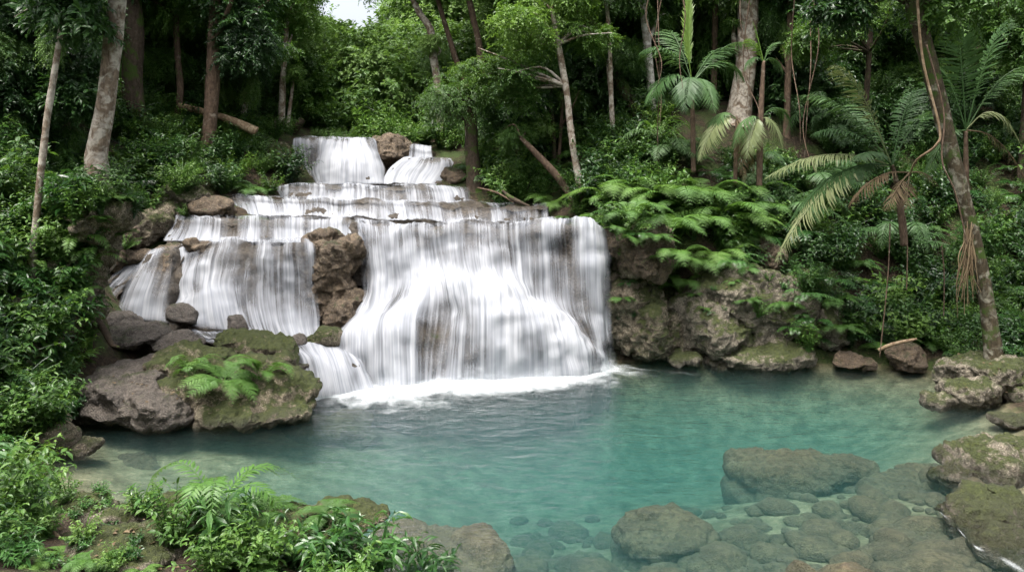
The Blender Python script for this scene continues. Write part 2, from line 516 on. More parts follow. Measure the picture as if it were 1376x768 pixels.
def pool_mat():
    M = Mat('pool_water')
    pos = M.n('ShaderNodeNewGeometry').outputs['Position']
    v1 = M.n('ShaderNodeMapping', {'Vector': pos, 'Scale': (1.0, 1.9, 1)}).outputs[0]
    w1 = M.noise(v1, 1.5, 3, .5, dist=.5)
    w2 = M.noise(v1, 5.5, 4, .6, dist=.4)
    dist = M.n('ShaderNodeVectorMath', {0: pos, 1: (-.3, 19.4, 0)}, operation='DISTANCE').outputs['Value']
    amp = M.n('ShaderNodeMapRange', {0: dist, 1: 1.5, 2: 11, 3: 1.0, 4: .3}).outputs[0]
    h = M.math('MULTIPLY', M.math('ADD', M.math('MULTIPLY', w1, 1.0), M.math('MULTIPLY', w2, .42)), amp)
    b = M.n('ShaderNodeBump', {'Height': h, 'Strength': .55, 'Distance': .16})
    fr = M.n('ShaderNodeFresnel', {'IOR': 1.33, 'Normal': b.outputs[0]})
    gl = M.n('ShaderNodeBsdfGlossy', {'Color': (1, 1, 1, 1), 'Roughness': .12, 'Normal': b.outputs[0]})
    tr = M.n('ShaderNodeBsdfTransparent', {'Color': (.96, .99, .98, 1)})
    m = M.n('ShaderNodeMixShader', {0: fr.outputs[0], 1: tr.outputs[0], 2: gl.outputs[0]})
    M.surf(m.outputs[0])
    va = M.n('ShaderNodeVolumeAbsorption', {'Color': (.17, .62, .64, 1), 'Density': .34})
    vs = M.n('ShaderNodeVolumeScatter', {'Color': (.27, .60, .62, 1), 'Density': .078, 'Anisotropy': .2})
    ad = M.n('ShaderNodeAddShader', {0: va.outputs[0], 1: vs.outputs[0]})
    M.t.links.new(ad.outputs[0], M.out.inputs['Volume'])
    return M.m


bx0, bx1, by0, by1, bz = -11.0, 12.2, 6.6, 22.4, -3.2
bv = np.array([[bx0, by0, 0], [bx1, by0, 0], [bx1, by1, 0], [bx0, by1, 0], [bx0, by0, bz], [bx1, by0, bz], [bx1, by1, bz], [bx0, by1, bz]], float)
bq = np.array([[0, 1, 2, 3], [7, 6, 5, 4], [0, 4, 5, 1], [1, 5, 6, 2], [2, 6, 7, 3], [3, 7, 4, 0]])
tag(link('pool_water', make_mesh('pool_water', bv, [bq]), pool_mat()), kind='structure')

# ------------------------------------------------------------------ travertine terraces and the water that runs over them


def loft(cols, nu, nv):
    """cols: list of columns of (px, py, Y, density) -> point grid (nu, nv, 4)"""
    A = np.array([[np.append(P(p[0], p[1], p[2]), p[3]) for p in c] for c in cols])
    B = catmull(np.swapaxes(A, 0, 1), nv)          # along the fall
    return catmull(np.swapaxes(B, 0, 1), nu)       # across


def grid_faces(nu, nv):
    i = (np.arange(nu - 1)[:, None] * nv + np.arange(nv - 1)[None]).ravel()
    return np.stack([i, i + nv, i + nv + 1, i + 1], 1)


def grid_normals(G):
    du = np.gradient(G, axis=0); dv = np.gradient(G, axis=1)
    n = nrmz(np.cross(dv, du))
    return n


ROCK_G = []


def cascade(name, cols, label, seed, edge=(.06, .06, .0, .08), rock=True, relief=.07, strands=3.2, rock_back=.14, rough=.16, group=None, dens_add=0.0, lumps=.10, foot=False):
    cols = [list(c) for c in cols]
    if foot:                                   # run the sheet down through the pool surface
        for c in cols:
            x_, y_, Y_, d_ = c[-1]
            if y_ > 485: c[-1] = (x_, max(y_, HR + 5130 / Y_), Y_, d_)
    w = np.linalg.norm(P(*cols[0][1][:3]) - P(*cols[-1][1][:3]))
    G = loft(cols, int(max(24, w * 26)), 72)
    nu, nv = G.shape[:2]
    X = G[..., :3]; D = G[..., 3] + dens_add
    N = grid_normals(X)
    if N[nu // 2, nv // 2, 1] > 0 or N[..., 1].mean() > 0:
        N = -N
    seg = np.linalg.norm(np.diff(X, axis=1), axis=-1).mean(0)
    v = np.concatenate([[0], np.cumsum(seg)])
    us = np.concatenate([[0], np.cumsum(np.linalg.norm(np.diff(X[:, 1], axis=0), axis=-1))])
    U = np.repeat(us[:, None], nv, 1); Vv = np.repeat(v[None], nu, 0)
    q = np.stack([U * strands, Vv * .22, np.full_like(U, seed * 3.7)], -1)
    q2 = np.stack([U * strands * 2.7, Vv * .3, np.full_like(U, seed * 1.7)], -1)
    ramp = np.clip(Vv / .5, 0, 1)
    lump = fbm(X * np.array([1.0, 1.0, 1.3]) + seed, 3, 77) * lumps
    X[..., 1] += .30 * fbm(np.stack([X[..., 0] * .8, X[..., 0] * 0 + seed, X[..., 0] * 0], -1), 3, 90)
    X[..., 2] += .06 * vnoise(np.stack([X[..., 0] * 1.4, X[..., 0] * 0 + seed, X[..., 0] * 0], -1), 91)
    clump = fbm(np.stack([U * 1.5 + seed * 5, Vv * .25, U * 0], -1), 3, seed + 60)
    lipn = vnoise(np.stack([U * 1.9 + seed * 9, U * 0, U * 0], -1), seed + 70)
    D = D + .42 * clump + .2 * fbm(np.stack([U * 2.2, Vv * 1.1, U * 0 + seed], -1), 2, seed + 80) + .42 * lipn * np.clip(1 - np.abs(Vv - seg[0] * 24) / .55, 0, 1)
    W = X + N * (lump + (fbm(q * 1.7, 2, seed) * relief * .5 + fbm(q2 * 2, 2, seed + 5) * relief * .3) * ramp + .03)[..., None]
    tu = np.linspace(0, 1, nu)[:, None]; tv = np.linspace(0, 1, nv)[None]
    E = np.ones((nu, nv))
    jag = .5 + .5 * vnoise(np.stack([Vv * 1.2, U * 0 + seed, U * 0], -1), seed)
    if edge[0]: E *= np.clip(tu / (edge[0] * (.3 + jag)), 0, 1)
    if edge[1]: E *= np.clip((1 - tu) / (edge[1] * (.3 + jag)), 0, 1)
    if edge[2]: E *= np.clip(tv / edge[2], 0, 1)
    if edge[3]: E *= np.clip((1 - tv) / (edge[3] * (.4 + .6 * (.5 + .5 * vnoise(np.stack([U * 2.5, U * 0, U * 0 + seed], -1), seed + 2)))), 0, 1)
    me = make_mesh(name, W.reshape(-1, 3), [grid_faces(nu, nv)], {'dens': D.ravel(), 'edge': E.ravel()}, uv=np.stack([U.ravel() + seed * 7.1, Vv.ravel()], 1), smooth=True)
    o = link(name, me, MT['fall'])
    tag(o, label, 'waterfall', group)
    if rock:
        A = np.array([[np.append(P(p[0], p[1], p[2]), p[3]) for p in c] for c in cols])
        bk = np.array([0, 1.6, -.25, 0])
        A = np.concatenate([[A[0] + bk + np.array([-.25, 0, 0, 0])], A, [A[-1] + bk + np.array([.25, 0, 0, 0])]])
        first = A[:, :1] + np.array([0, 1.4, -.12, 0]); last = A[:, -1:] + np.array([0, -.1, -1.3, 0])
        A = np.concatenate([first, A, last], 1)
        nu2, nv2 = int(max(30, w * 22)), 96
        B = catmull(np.swapaxes(A, 0, 1), nv2); B = catmull(np.swapaxes(B, 0, 1), nu2)[..., :3]
        N2 = grid_normals(B)
        if N2[..., 1].mean() > 0: N2 = -N2
        d = fbm(B * 1.5, 4, seed + 20) * rough * 1.3 + fbm(B * np.array([5, 5, 2.2]), 4, seed + 40, ridged=True) * rough * .42
        d = np.minimum(d, rock_back * .62 + .05) + fbm(B * np.array([1.0, 1.0, 1.3]) + seed, 3, 77) * lumps
        B[..., 1] += .30 * fbm(np.stack([B[..., 0] * .8, B[..., 0] * 0 + seed, B[..., 0] * 0], -1), 3, 90)
        B[..., 2] += .06 * vnoise(np.stack([B[..., 0] * 1.4, B[..., 0] * 0 + seed, B[..., 0] * 0], -1), 91)
        B = B + N2 * (d - rock_back)[..., None]
        ROCK_G.append((B.reshape(-1, 3), grid_faces(nu2, nv2)))
    return o


# top tier: lip, curtain and the white dome that bulges out of it
cascade('waterfall', [
    [(396, 185, 31, .3), (394, 187.5, 29.9, .55), (394, 203, 29.6, .62), (397, 225, 29.4, .7), (404, 248, 28.7, .9)],
    [(412, 185, 31, .3), (411, 188, 29.8, .5), (412, 203, 29.5, .5), (416, 226, 29.2, .66), (424, 248.5, 28.3, .95)],
    [(430, 185, 31, .35), (430, 188.5, 29.6, .55), (428, 205, 29.2, .58), (426, 228, 28.8, .85), (430, 249, 28.1, .95)],
    [(452, 185, 31, .35), (452, 189, 29.5, .62), (449, 203, 28.9, .95), (446, 224, 28.2, 1.0), (445, 249.5, 27.9, 1.0)],
    [(474, 185, 31, .35), (474, 189, 29.5, .62), (476, 202, 28.8, 1.0), (478, 222, 28.1, 1.05), (478, 249.5, 27.8, 1.0)],
    [(493, 186, 31, .3), (494, 190, 29.6, .55), (500, 206, 28.9, .95), (505, 226, 28.3, 1.0), (508, 249.5, 27.9, 1.0)],
    [(504, 187, 31, .3), (506, 191, 29.8, .5), (511, 210, 29.3, .6), (517, 229, 28.8, .75), (519, 249, 28.3, .85)],
], 'uppermost white cascade, bulging over a rounded dome of rock under the far trees', 1, strands=2.5)
cascade('waterfall', [
    [(552, 194, 31.2, .3), (551, 197, 30.3, .6), (550, 205, 30.1, .6), (549, 215, 29.9, .8)],
    [(566, 195, 31.2, .3), (566, 199, 30.3, .62), (566, 207, 30.1, .62), (566, 216, 29.9, .8)],
    [(580, 197, 31.2, .3), (580, 201, 30.3, .5), (581, 208, 30.1, .5), (582, 217, 29.9, .7)],
], 'smallest short veil of water right of the square rock on the topmost lip', 2)
cascade('waterfall', [
    [(546, 213, 30, .5), (540, 216, 29.5, .7), (526, 224, 29.0, .85), (518, 236, 28.5, .85), (516, 249, 28.1, .9)],
    [(560, 213, 30, .4), (556, 216, 29.4, .6), (545, 224, 28.9, .75), (536, 237, 28.4, .8), (533, 249, 28, .95)],
    [(575, 213, 30, .35), (574, 217, 29.3, .55), (570, 225, 28.7, .72), (562, 237, 28.3, .8), (556, 249, 27.9, .9)],
    [(592, 214, 30, .3), (594, 218, 29.3, .45), (592, 228, 28.7, .72), (585, 238, 28.3, .85), (576, 249, 27.9, .9)],
    [(608, 214, 30, .25), (611, 219, 29.4, .4), (612, 229, 29.0, .4), (606, 240, 28.5, .5), (597, 250, 28, .8)],
], 'sloping cascade beside the brown boulder, below the topmost lip', 3)
# third tier
cascade('waterfall', [
    [(350, 248, 27.8, .5), (353, 250, 27.1, .55), (353, 256, 26.9, .6), (352, 268, 26.6, .8)],
    [(372, 248, 27.8, .5), (374, 250, 27.0, .5), (374, 257, 26.8, .55), (372, 270, 26.4, .8)],
    [(420, 248, 27.8, .55), (420, 250, 26.9, .4), (420, 257, 26.7, .5), (418, 270, 26.3, .8)],
    [(470, 248, 27.8, .6), (470, 250, 26.8, .45), (471, 257, 26.6, .58), (470, 271, 26.2, .8)],
    [(520, 248, 27.8, .6), (520, 250, 26.8, .4), (521, 257, 26.6, .58), (521, 272, 26.2, .8)],
    [(570, 248, 27.8, .5), (571, 250.5, 26.9, .45), (573, 258, 26.7, .55), (575, 272, 26.3, .8)],
    [(600, 249, 27.8, .5), (601, 252, 27.0, .6), (605, 260, 26.7, .8), (608, 273, 26.4, .9)],
    [(628, 250, 27.9, .25), (630, 254, 27.2, .3), (632, 262, 26.9, .4), (634, 274, 26.6, .5)],
], 'low even curtain of water forming the third step down, directly under the dome', 4, strands=5)
# second tier
cascade('waterfall', [
    [(282, 263, 26.2, .6), (287, 265, 25.6, .55), (290, 273, 25.4, .7), (298, 289, 24.9, .95)],
    [(325, 264, 26.2, .5), (330, 267, 25.4, .45), (333, 275, 25.2, .65), (338, 290, 24.7, .9)],
    [(370, 265, 26.2, .5), (374, 268, 25.2, .42), (376, 276, 25.0, .58), (378, 292, 24.4, .8)],
    [(430, 266, 26.1, .5), (432, 269, 25.0, .36), (433, 277, 24.8, .52), (433, 293, 24.2, .85)],
    [(490, 267, 26.0, .5), (490, 270, 24.9, .36), (490, 278, 24.7, .5), (490, 294, 24.1, .85)],
    [(530, 268, 26.0, .5), (531, 271, 24.8, .55), (533, 279, 24.5, .75), (535, 296, 23.9, .9)],
    [(580, 269, 25.9, .5), (582, 273, 24.8, .42), (585, 281, 24.6, .62), (588, 297, 24, .85)],
    [(630, 271, 25.9, .4), (634, 275, 24.8, .25), (637, 283, 24.6, .5), (640, 298, 24.1, .7)],
    [(690, 272, 25.9, .3), (692, 276, 24.8, .2), (693, 284, 24.6, .48), (694, 299, 24.2, .6)],
    [(735, 273, 26, .2), (737, 277.5, 25, .15), (738, 286, 24.8, .3), (738, 300, 24.5, .4)],
], 'wide low curtain of the second step, with brown rock bare along its lip', 5, strands=5)
# left wing of the main tier: short upper drop
cascade('waterfall', [
    [(226, 290, 23.8, .3), (233, 293, 22.9, .55), (228, 306, 22.6, .6), (216, 326, 22.0, .85)],
    [(255, 290, 23.8, .3), (258, 293, 22.8, .5), (256, 306, 22.5, .52), (250, 326, 22.0, .9)],
    [(300, 290, 23.7, .3), (301, 293, 22.7, .34), (300, 307, 22.4, .46), (298, 326, 21.9, .75)],
    [(340, 290, 23.6, .3), (341, 294, 22.6, .34), (341, 308, 22.3, .46), (340, 326, 21.9, .7)],
    [(380, 291, 23.5, .3), (381, 295, 22.5, .40), (381, 309, 22.2, .55), (380, 326, 21.8, .8)],
    [(420, 291, 23.4, .35), (421, 296, 22.4, .5), (421, 309, 22.1, .62), (420, 325, 21.7, .9)],
    [(455, 292, 23.3, .35), (456, 297, 22.3, .45), (456, 308, 22.0, .6), (456, 322, 21.7, .8)],
    [(492, 293, 23.2, .35), (493, 298, 22.2, .3), (493, 308, 22.0, .55), (494, 322, 21.7, .75)],
], 'short curtain dropping onto the left ledge of the main fall', 6, strands=5, edge=(.05, .03, 0, .06))
# left wing: long curtain over the ledge
cascade('waterfall', [
    [(236, 324, 22.2, .3), (232, 333, 21.3, .45), (232, 352, 20.9, .62), (224, 390, 20.6, .62), (228, 415, 20.3, .8), (222, 432, 19.9, .95)],
    [(262, 324, 22.2, .4), (258, 332, 21.2, .4), (254, 352, 20.9, .72), (250, 385, 20.5, .7), (252, 405, 20.0, .95), (248, 440, 19.5, 1.0)],
    [(292, 324, 22.1, .4), (290, 332, 21.1, .34), (284, 355, 20.8, .56), (280, 385, 20.4, .64), (282, 410, 19.8, .92), (288, 445, 19.2, .9)],
    [(322, 324, 22.1, .4), (321, 333, 21.1, .3), (317, 357, 20.8, .46), (312, 388, 20.4, .52), (318, 420, 19.8, .85), (328, 452, 19.0, .95)],
    [(352, 324, 22.0, .45), (352, 333, 21.0, .42), (350, 358, 20.7, .55), (348, 395, 20.4, .56), (352, 432, 19.8, .9), (362, 462, 19.0, 1.0)],
    [(382, 323, 22.0, .5), (384, 331, 20.9, .52), (384, 358, 20.6, .58), (384, 400, 20.4, .55), (388, 440, 19.9, .85), (398, 466, 19.1, 1.0)],
    [(404, 322, 22.0, .5), (407, 330, 20.9, .52), (410, 358, 20.6, .62), (411, 402, 20.4, .58), (414, 440, 20.0, .75), (424, 467, 19.3, .95)],
    [(420, 322, 22.0, .4), (424, 331, 21.0, .3), (426, 360, 20.8, .4), (426, 402, 20.6, .4), (428, 440, 20.2, .5), (438, 466, 19.5, .8)],
], 'tall streaked curtain over the dark left ledge, breaking on rounded stones', 7, strands=3.0, lumps=.22, dens_add=-.06)
# left-most trickles
cascade('waterfall', [
    [(188, 343, 21.8, .6), (166, 358, 21.2, .75), (144, 378, 20.7, .78), (132, 398, 20.4, .82), (124, 424, 20.1, .9)],
    [(204, 340, 21.8, .5), (184, 356, 21.2, .65), (160, 378, 20.8, .6), (147, 398, 20.5, .5), (142, 420, 20.3, .5)],
    [(222, 336, 21.8, .5), (204, 352, 21.2, .5), (180, 374, 20.8, .36), (160, 396, 20.5, .2), (152, 420, 20.3, .15)],
], 'thin slanting trickle at the outer left edge of the cascades', 8, strands=4, edge=(.2, .2, 0, .08))
cascade('waterfall', [
    [(198, 338, 21.2, .55), (186, 358, 20.75, .62), (172, 382, 20.4, .58), (163, 405, 20.2, .62), (158, 430, 20.0, .75)],
    [(212, 334, 21.2, .6), (204, 356, 20.65, .66), (194, 382, 20.3, .68), (186, 405, 20.1, .72), (180, 432, 19.9, .8)],
    [(226, 332, 21.2, .5), (220, 356, 20.65, .42), (214, 382, 20.3, .48), (208, 405, 20.1, .6), (204, 434, 19.9, .75)],
    [(240, 330, 21.3, .5), (238, 356, 20.75, .3), (234, 382, 20.35, .34), (230, 405, 20.15, .5), (228, 436, 19.9, .7)],
], 'thin veil of water spreading over brown rock left of the tall streaked curtain', 9, strands=4, edge=(.15, .2, .05, .08))
# foot of the left wing, running down to the pool
cascade('waterfall', [
    [(250, 440, 19.6, .75), (262, 450, 19.1, .6), (290, 462, 18.8, .55), (345, 470, 18.6, .6), (398, 476, 18.4, .8)],
    [(330, 446, 19.6, .85), (345, 458, 19.0, .85), (370, 468, 18.6, .85), (396, 480, 18.2, .85), (410, 505, 17.9, .85)],
    [(400, 450, 19.6, .95), (408, 460, 19.2, .95), (418, 474, 18.5, .9), (428, 490, 18.1, .8), (438, 512, 17.9, .95)],
    [(440, 458, 19.7, .9), (450, 470, 19.2, .95), (458, 484, 18.6, .9), (466, 502, 18.3, .85), (474, 520, 18.15, 1.0)],
    [(468, 464, 19.7, .8), (480, 474, 19.4, .9), (490, 488, 18.9, .9), (500, 506, 18.7, .9), (508, 522, 18.5, 1.0)],
], 'low milky run-off winding between wet stones at the foot of the left cascade', 10, relief=.06, strands=2.0, foot=True, edge=(.06, .06, .06, 0))
# main face with the great dome
cascade('waterfall', [
    [(478, 297, 23.0, .3), (480, 301, 21.9, .42), (482, 330, 21.5, .1), (484, 372, 21.3, .1), (480, 412, 20.9, .5), (456, 440, 19.7, .95), (446, 470, 19.2, .9), (440, 515, 18.9, 1.0)],
    [(500, 297, 22.9, .4), (501, 303, 21.7, .6), (503, 330, 21.3, .72), (506, 370, 21.0, .8), (500, 410, 20.5, .88), (478, 434, 19.6, 1.0), (472, 466, 19.0, .78), (472, 517, 18.75, .95)],
    [(528, 298, 22.8, .4), (528, 304, 21.6, .62), (530, 330, 21.2, .75), (532, 370, 20.9, .72), (530, 405, 20.4, .82), (510, 430, 19.5, 1.0), (506, 462, 18.9, .8), (508, 517, 18.65, .92)],
    [(556, 298, 22.7, .35), (556, 305, 21.5, .55), (558, 330, 21.1, .8), (560, 362, 20.8, .85), (562, 396, 20.3, .9), (548, 428, 19.5, .95), (546, 462, 18.9, .76), (548, 516, 18.65, .92)],
    [(584, 298, 22.6, .25), (584, 305, 21.4, .42), (586, 330, 21.1, .58), (590, 358, 20.8, .85), (598, 386, 20.3, .7), (600, 424, 19.85, .3), (594, 462, 19.25, .18), (588, 514, 18.8, .8)],
    [(610, 298, 22.5, .25), (610, 305, 21.4, .45), (611, 330, 21.1, .6), (614, 360, 20.7, .95), (620, 385, 20.0, .95), (624, 424, 19.5, .72), (622, 462, 19.2, .7), (620, 511, 19.0, .85)],
    [(640, 299, 22.4, .25), (640, 305, 21.3, .42), (641, 330, 21.0, .55), (645, 362, 20.6, .98), (654, 386, 19.9, 1.0), (656, 420, 19.4, .85), (656, 462, 19.15, .8), (656, 508, 19.1, .95)],
    [(670, 299, 22.3, .25), (670, 305, 21.3, .42), (672, 334, 21.0, .5), (677, 372, 20.5, .95), (690, 396, 19.9, 1.0), (697, 426, 19.4, .92), (698, 464, 19.2, .82), (698, 506, 19.15, .95)],
    [(702, 299, 22.2, .25), (702, 305, 21.2, .42), (704, 340, 20.95, .5), (708, 384, 20.5, .85), (722, 408, 19.9, 1.0), (732, 436, 19.5, .95), (738, 468, 19.3, .82), (740, 503, 19.3, .95)],
    [(728, 299, 22.1, .25), (728, 305, 21.1, .42), (730, 344, 20.9, .46), (734, 398, 20.5, .7), (750, 424, 20.0, .98), (760, 448, 19.7, .98), (768, 474, 19.5, .88), (774, 500, 19.5, .95)],
    [(752, 299.5, 22.0, .25), (752, 305, 21.0, .42), (754, 346, 20.8, .48), (758, 410, 20.5, .5), (772, 444, 20.1, .72), (780, 462, 19.9, .9), (788, 480, 19.8, .85), (792, 498, 19.8, .9)],
    [(776, 300, 21.9, .3), (778, 305, 20.8, .6), (779, 346, 20.6, .66), (781, 412, 20.4, .6), (788, 450, 20.2, .52), (794, 468, 20.1, .55), (798, 482, 20.0, .6), (802, 496, 20.0, .85)],
    [(796, 301, 21.9, .4), (799, 306, 20.8, .7), (803, 346, 20.5, .72), (804, 412, 20.4, .62), (806, 450, 20.3, .5), (808, 468, 20.2, .48), (810, 482, 20.2, .55), (812, 494, 20.2, .85)],
    [(810, 302, 22.0, .3), (815, 308, 21.0, .5), (821, 346, 20.7, .5), (822, 412, 20.6, .45), (823, 450, 20.5, .42), (823, 468, 20.5, .42), (824, 482, 20.4, .5), (825, 493, 20.4, .8)],
], 'broad main waterfall spilling over a great rounded dome into the pool', 12, strands=2.6, relief=.12, lumps=.24, foot=True, rock_back=.22, dens_add=.1, edge=(.05, .09, 0, 0))

rv, rf, off = [], [], 0
for V_, F_ in ROCK_G:
    rv.append(V_); rf.append(F_ + off); off += len(V_)
tag(link('rock_terrace', make_mesh('rock_terrace', np.concatenate(rv), [np.concatenate(rf)], smooth=True), MT['travertine']), kind='structure')


def foam_mat():
    M = Mat('foam')
    pos = M.n('ShaderNodeNewGeometry').outputs['Position']
    e = M.n('ShaderNodeAttribute', attribute_name='edge').outputs['Fac']
    uv = M.n('ShaderNodeUVMap', uv_map='flow').outputs[0]
    s1 = M.noise(M.n('ShaderNodeMapping', {'Vector': uv, 'Scale': (2.2, 1.7, 1)}).outputs[0], 1.0, 5, .6, dist=.4)
    f = M.math('ADD', M.math('MULTIPLY', M.math('SUBTRACT', s1, .5), 1.6), M.math('SUBTRACT', M.math('MULTIPLY', e, 1.55), .62))
    al = M.n('ShaderNodeMapRange', {0: f, 1: -.45, 2: .9, 3: 0, 4: .92}, interpolation_type='SMOOTHSTEP').outputs[0]
    df = M.n('ShaderNodeBsdfDiffuse', {'Color': (.58, .62, .64, 1)})
    tr = M.n('ShaderNodeBsdfTransparent')
    m = M.n('ShaderNodeMixShader', {0: al, 1: tr.outputs[0], 2: df.outputs[0]})
    return M.surf(m.outputs[0])


# foam spreading from the foot of the falls over the pool
inner = np.array([P(*p) for p in [(428, 514, 18.9), (470, 512, 19), (540, 510, 19), (610, 506, 19.3), (680, 502, 19.6), (740, 498, 20), (800, 492, 20.4), (832, 489, 20.8)]])
outer = np.array([P(*p) for p in [(415, 560, 16.2), (468, 568, 15.8), (545, 570, 15.7), (630, 562, 16.0), (720, 552, 16.5), (815, 536, 17.4), (900, 517, 18.7), (960, 498, 20.1)]])
nu, nv = 160, 40
I_, O_ = catmull(inner, nu), catmull(outer, nu)
tv = np.linspace(0, 1, nv)
G = I_[:, None] * (1 - tv)[None, :, None] + O_[:, None] * tv[None, :, None]
uu = np.repeat(np.linspace(0, 8.5, nu)[:, None], nv, 1); vv = np.repeat((tv * 2.2)[None], nu, 0)
G[..., 2] = .006 + .05 * np.clip(1 - tv * 3.2, 0, 1)[None] * (1 + .5 * vnoise(np.stack([uu * 1.2, vv * 1.2, uu * 0], -1), 3))
ends = np.clip(np.minimum(np.linspace(0, 1, nu), np.linspace(1, 0, nu)) / .14, 0, 1)[:, None] ** .7
E = (1 - tv)[None] ** 1.25 * ends
E = np.clip(E * (.8 + .45 * vnoise(np.stack([uu * .55, vv * .6, uu * 0], -1), 8)), 0, 1)
FOAM = foam_mat()
tag(link('foam', make_mesh('foam', G.reshape(-1, 3), [grid_faces(nu, nv)], {'edge': E.ravel()}, uv=np.stack([uu.ravel(), vv.ravel()], 1), smooth=True), FOAM),
    'white foam spreading over the teal pool from the foot of the falls', None, None, 'stuff')
# billowing spray standing just in front of the foot of the falls, in three loose layers
sv, sf, se, su, off = [], [], [], [], 0
for k in range(3):
    b0 = catmull(inner[1:], 140) + np.array([0, -.25 - .28 * k, 0])
    hh = (.8 - .2 * k) * (1 + .45 * vnoise(np.stack([np.linspace(0, 9, 140), np.full(140, k * 3.3), np.zeros(140)], -1), 30 + k))
    s = np.linspace(0, 1, 14)
    g = np.repeat(b0[:, None], 14, 1)
    g[..., 2] = -.05 + s[None] * hh[:, None]
    g[..., 1] += (.32 * s ** 2)[None] + .1 * vnoise(g * 1.7, 40 + k)
    e = (1 - s)[None] ** 1.1 * np.clip(np.minimum(np.linspace(0, 1, 140), np.linspace(1, 0, 140)) / .1, 0, 1)[:, None] * .4
    sv.append(g.reshape(-1, 3)); sf.append(grid_faces(140, 14) + off); off += 140 * 14
    se.append(e.ravel()); su.append(np.stack([np.repeat(np.linspace(0, 4, 140)[:, None], 14, 1).ravel() + k * 5, np.repeat(s[None], 140, 0).ravel()], 1))
tag(link('spray', make_mesh('spray', np.concatenate(sv), [np.concatenate(sf)], {'edge': np.concatenate(se)}, uv=np.concatenate(su), smooth=True), FOAM),
    'white spray hanging where the falls strike the pool', None, None, 'stuff')

# ------------------------------------------------------------------ rocks
RK = [0]


def rock(label, lobes, mat, name='boulder', cat='boulder', voxel=None, rough=.2, group=None, sharp=.4, facets=11):
    """lobes: (px, py, Y, half width px, half height px, half depth m)"""
    RK[0] += 1
    seed = RK[0] * 13
    bm = bmesh.new()
    L = []
    for (px, py, Y, hw, hh, hd) in lobes:
        c = P(px, py, Y); s = np.array([hw / F * Y, hd, hh / F * Y]); L.append((c, s))
    base = np.mean([c for c, s in L], 0)
    base[2] = min(c[2] - s[2] for c, s in L)
    for c, s in L:
        r = bmesh.ops.create_icosphere(bm, subdivisions=4, radius=1.0)
        rg = np.random.default_rng(seed + len(bm.verts))
        q = np.array([v.co[:] for v in r['verts']])
        for k in range(facets):
            n = nrmz(rg.normal(size=3) * np.array([1, 1, .8]))
            q = q - n * np.clip(q @ n - rg.uniform(.52, .86), 0, 9)[:, None] * .92
        for v, w_ in zip(r['verts'], q * 1.12):
            v.co = Vector(c - base + w_ * s)
    me = bpy.data.meshes.new('tmp'); bm.to_mesh(me); bm.free()
    o = bpy.data.objects.new('tmp', me); COL.objects.link(o)
    size = max(max(s) for c, s in L)
    md = o.modifiers.new('r', 'REMESH'); md.mode = 'VOXEL'; md.voxel_size = voxel or max(.03, size / 56)
    dg = bpy.context.evaluated_depsgraph_get()
    ev = o.evaluated_get(dg)
    m2 = ev.to_mesh()
    V = np.zeros(len(m2.vertices) * 3, np.float32); m2.vertices.foreach_get('co', V); V = V.reshape(-1, 3).astype(float)
    N = np.zeros(len(m2.vertices) * 3, np.float32); m2.vertices.foreach_get('normal', N); N = N.reshape(-1, 3).astype(float)
    lt = np.array([p.loop_total for p in m2.polygons]); vi = np.zeros(len(m2.loops), np.int32); m2.loops.foreach_get('vertex_index', vi)
    ev.to_mesh_clear()
    bpy.data.objects.remove(o, do_unlink=True); bpy.data.meshes.remove(me)
    faces = []
    st = np.concatenate([[0], np.cumsum(lt)[:-1]])
    for k in (3, 4):
        w = st[lt == k]
        if len(w): faces.append(vi[w[:, None] + np.arange(k)[None]])
    q = V / size
    d = fbm(q * 1.3 + seed, 3, seed) * rough + fbm(q * 3.1 + seed, 4, seed + 3, ridged=True) * rough * sharp + fbm(q * 7 + seed, 4, seed + 7) * rough * .3 + fbm(q * 19 + seed, 3, seed + 11) * rough * .17
    # flat bedding planes
    st_ = np.abs(((V[:, 2] / size * 4.5 + .8 * fbm(q * 1.1, 2, seed + 9)) % 1.0) - .5)
    d = d - .014 * np.clip(.16 - st_, 0, 1) / .16
    V = V + N * (d * size)[:, None]
    o = link(name, make_mesh(name, V, faces, smooth=True), MT[mat], loc=base)
    return tag(o, label, cat, group)


rock('smooth stone splitting the foot of the tall streaked curtain', [(318, 436, 19.35, 17, 12, .4)], 'rock_wet', rough=.14)
rock('little dark stone poking from the run-off nearest the dark pillar', [(404, 458, 19.0, 14, 9, .3), (392, 461, 18.9, 9, 6, .3)], 'rock_wet', rough=.16)
rock('large boulder thick with moss and small ferns, in front of the left cascade', [(305, 516, 16.6, 84, 34, 1.0), (368, 536, 16.4, 60, 26, .9), (258, 494, 17, 48, 24, .8), (330, 548, 16.2, 84, 20, .9)], 'rock_moss')
rock('smooth wet grey boulder sloping into the pool at the left shore', [(155, 532, 16, 54, 34, 1.0), (215, 545, 15.8, 54, 24, .9), (180, 504, 16.8, 56, 20, 1.0), (120, 548, 15.9, 30, 22, .6), (185, 532, 16, 62, 30, 1.0)], 'rock_wet', rough=.16)
rock('dark wet rock slab under the leftmost trickles', [(185, 446, 18.6, 48, 13, .9), (158, 436, 19, 22, 12, .7), (240, 458, 18.4, 36, 10, .7)], 'rock_wet')
rock('mossy grey stone ridge just behind the big moss covered boulder', [(348, 470, 17.8, 48, 26, .6), (375, 484, 17.6, 22, 18, .5), (318, 458, 18, 26, 14, .5)], 'rock_moss')
rock('flat pale wet rock where the run-off enters the pool', [(404, 496, 18.3, 28, 13, .6), (428, 514, 18.5, 20, 13, .5), (398, 516, 17.8, 24, 13, .6)], 'rock_wet', rough=.15)
rock('small mossy stone at the foot of the dark rock pillar', [(442, 452, 19.3, 22, 14, .4), (425, 458, 19.2, 12, 9, .3)], 'rock_moss')
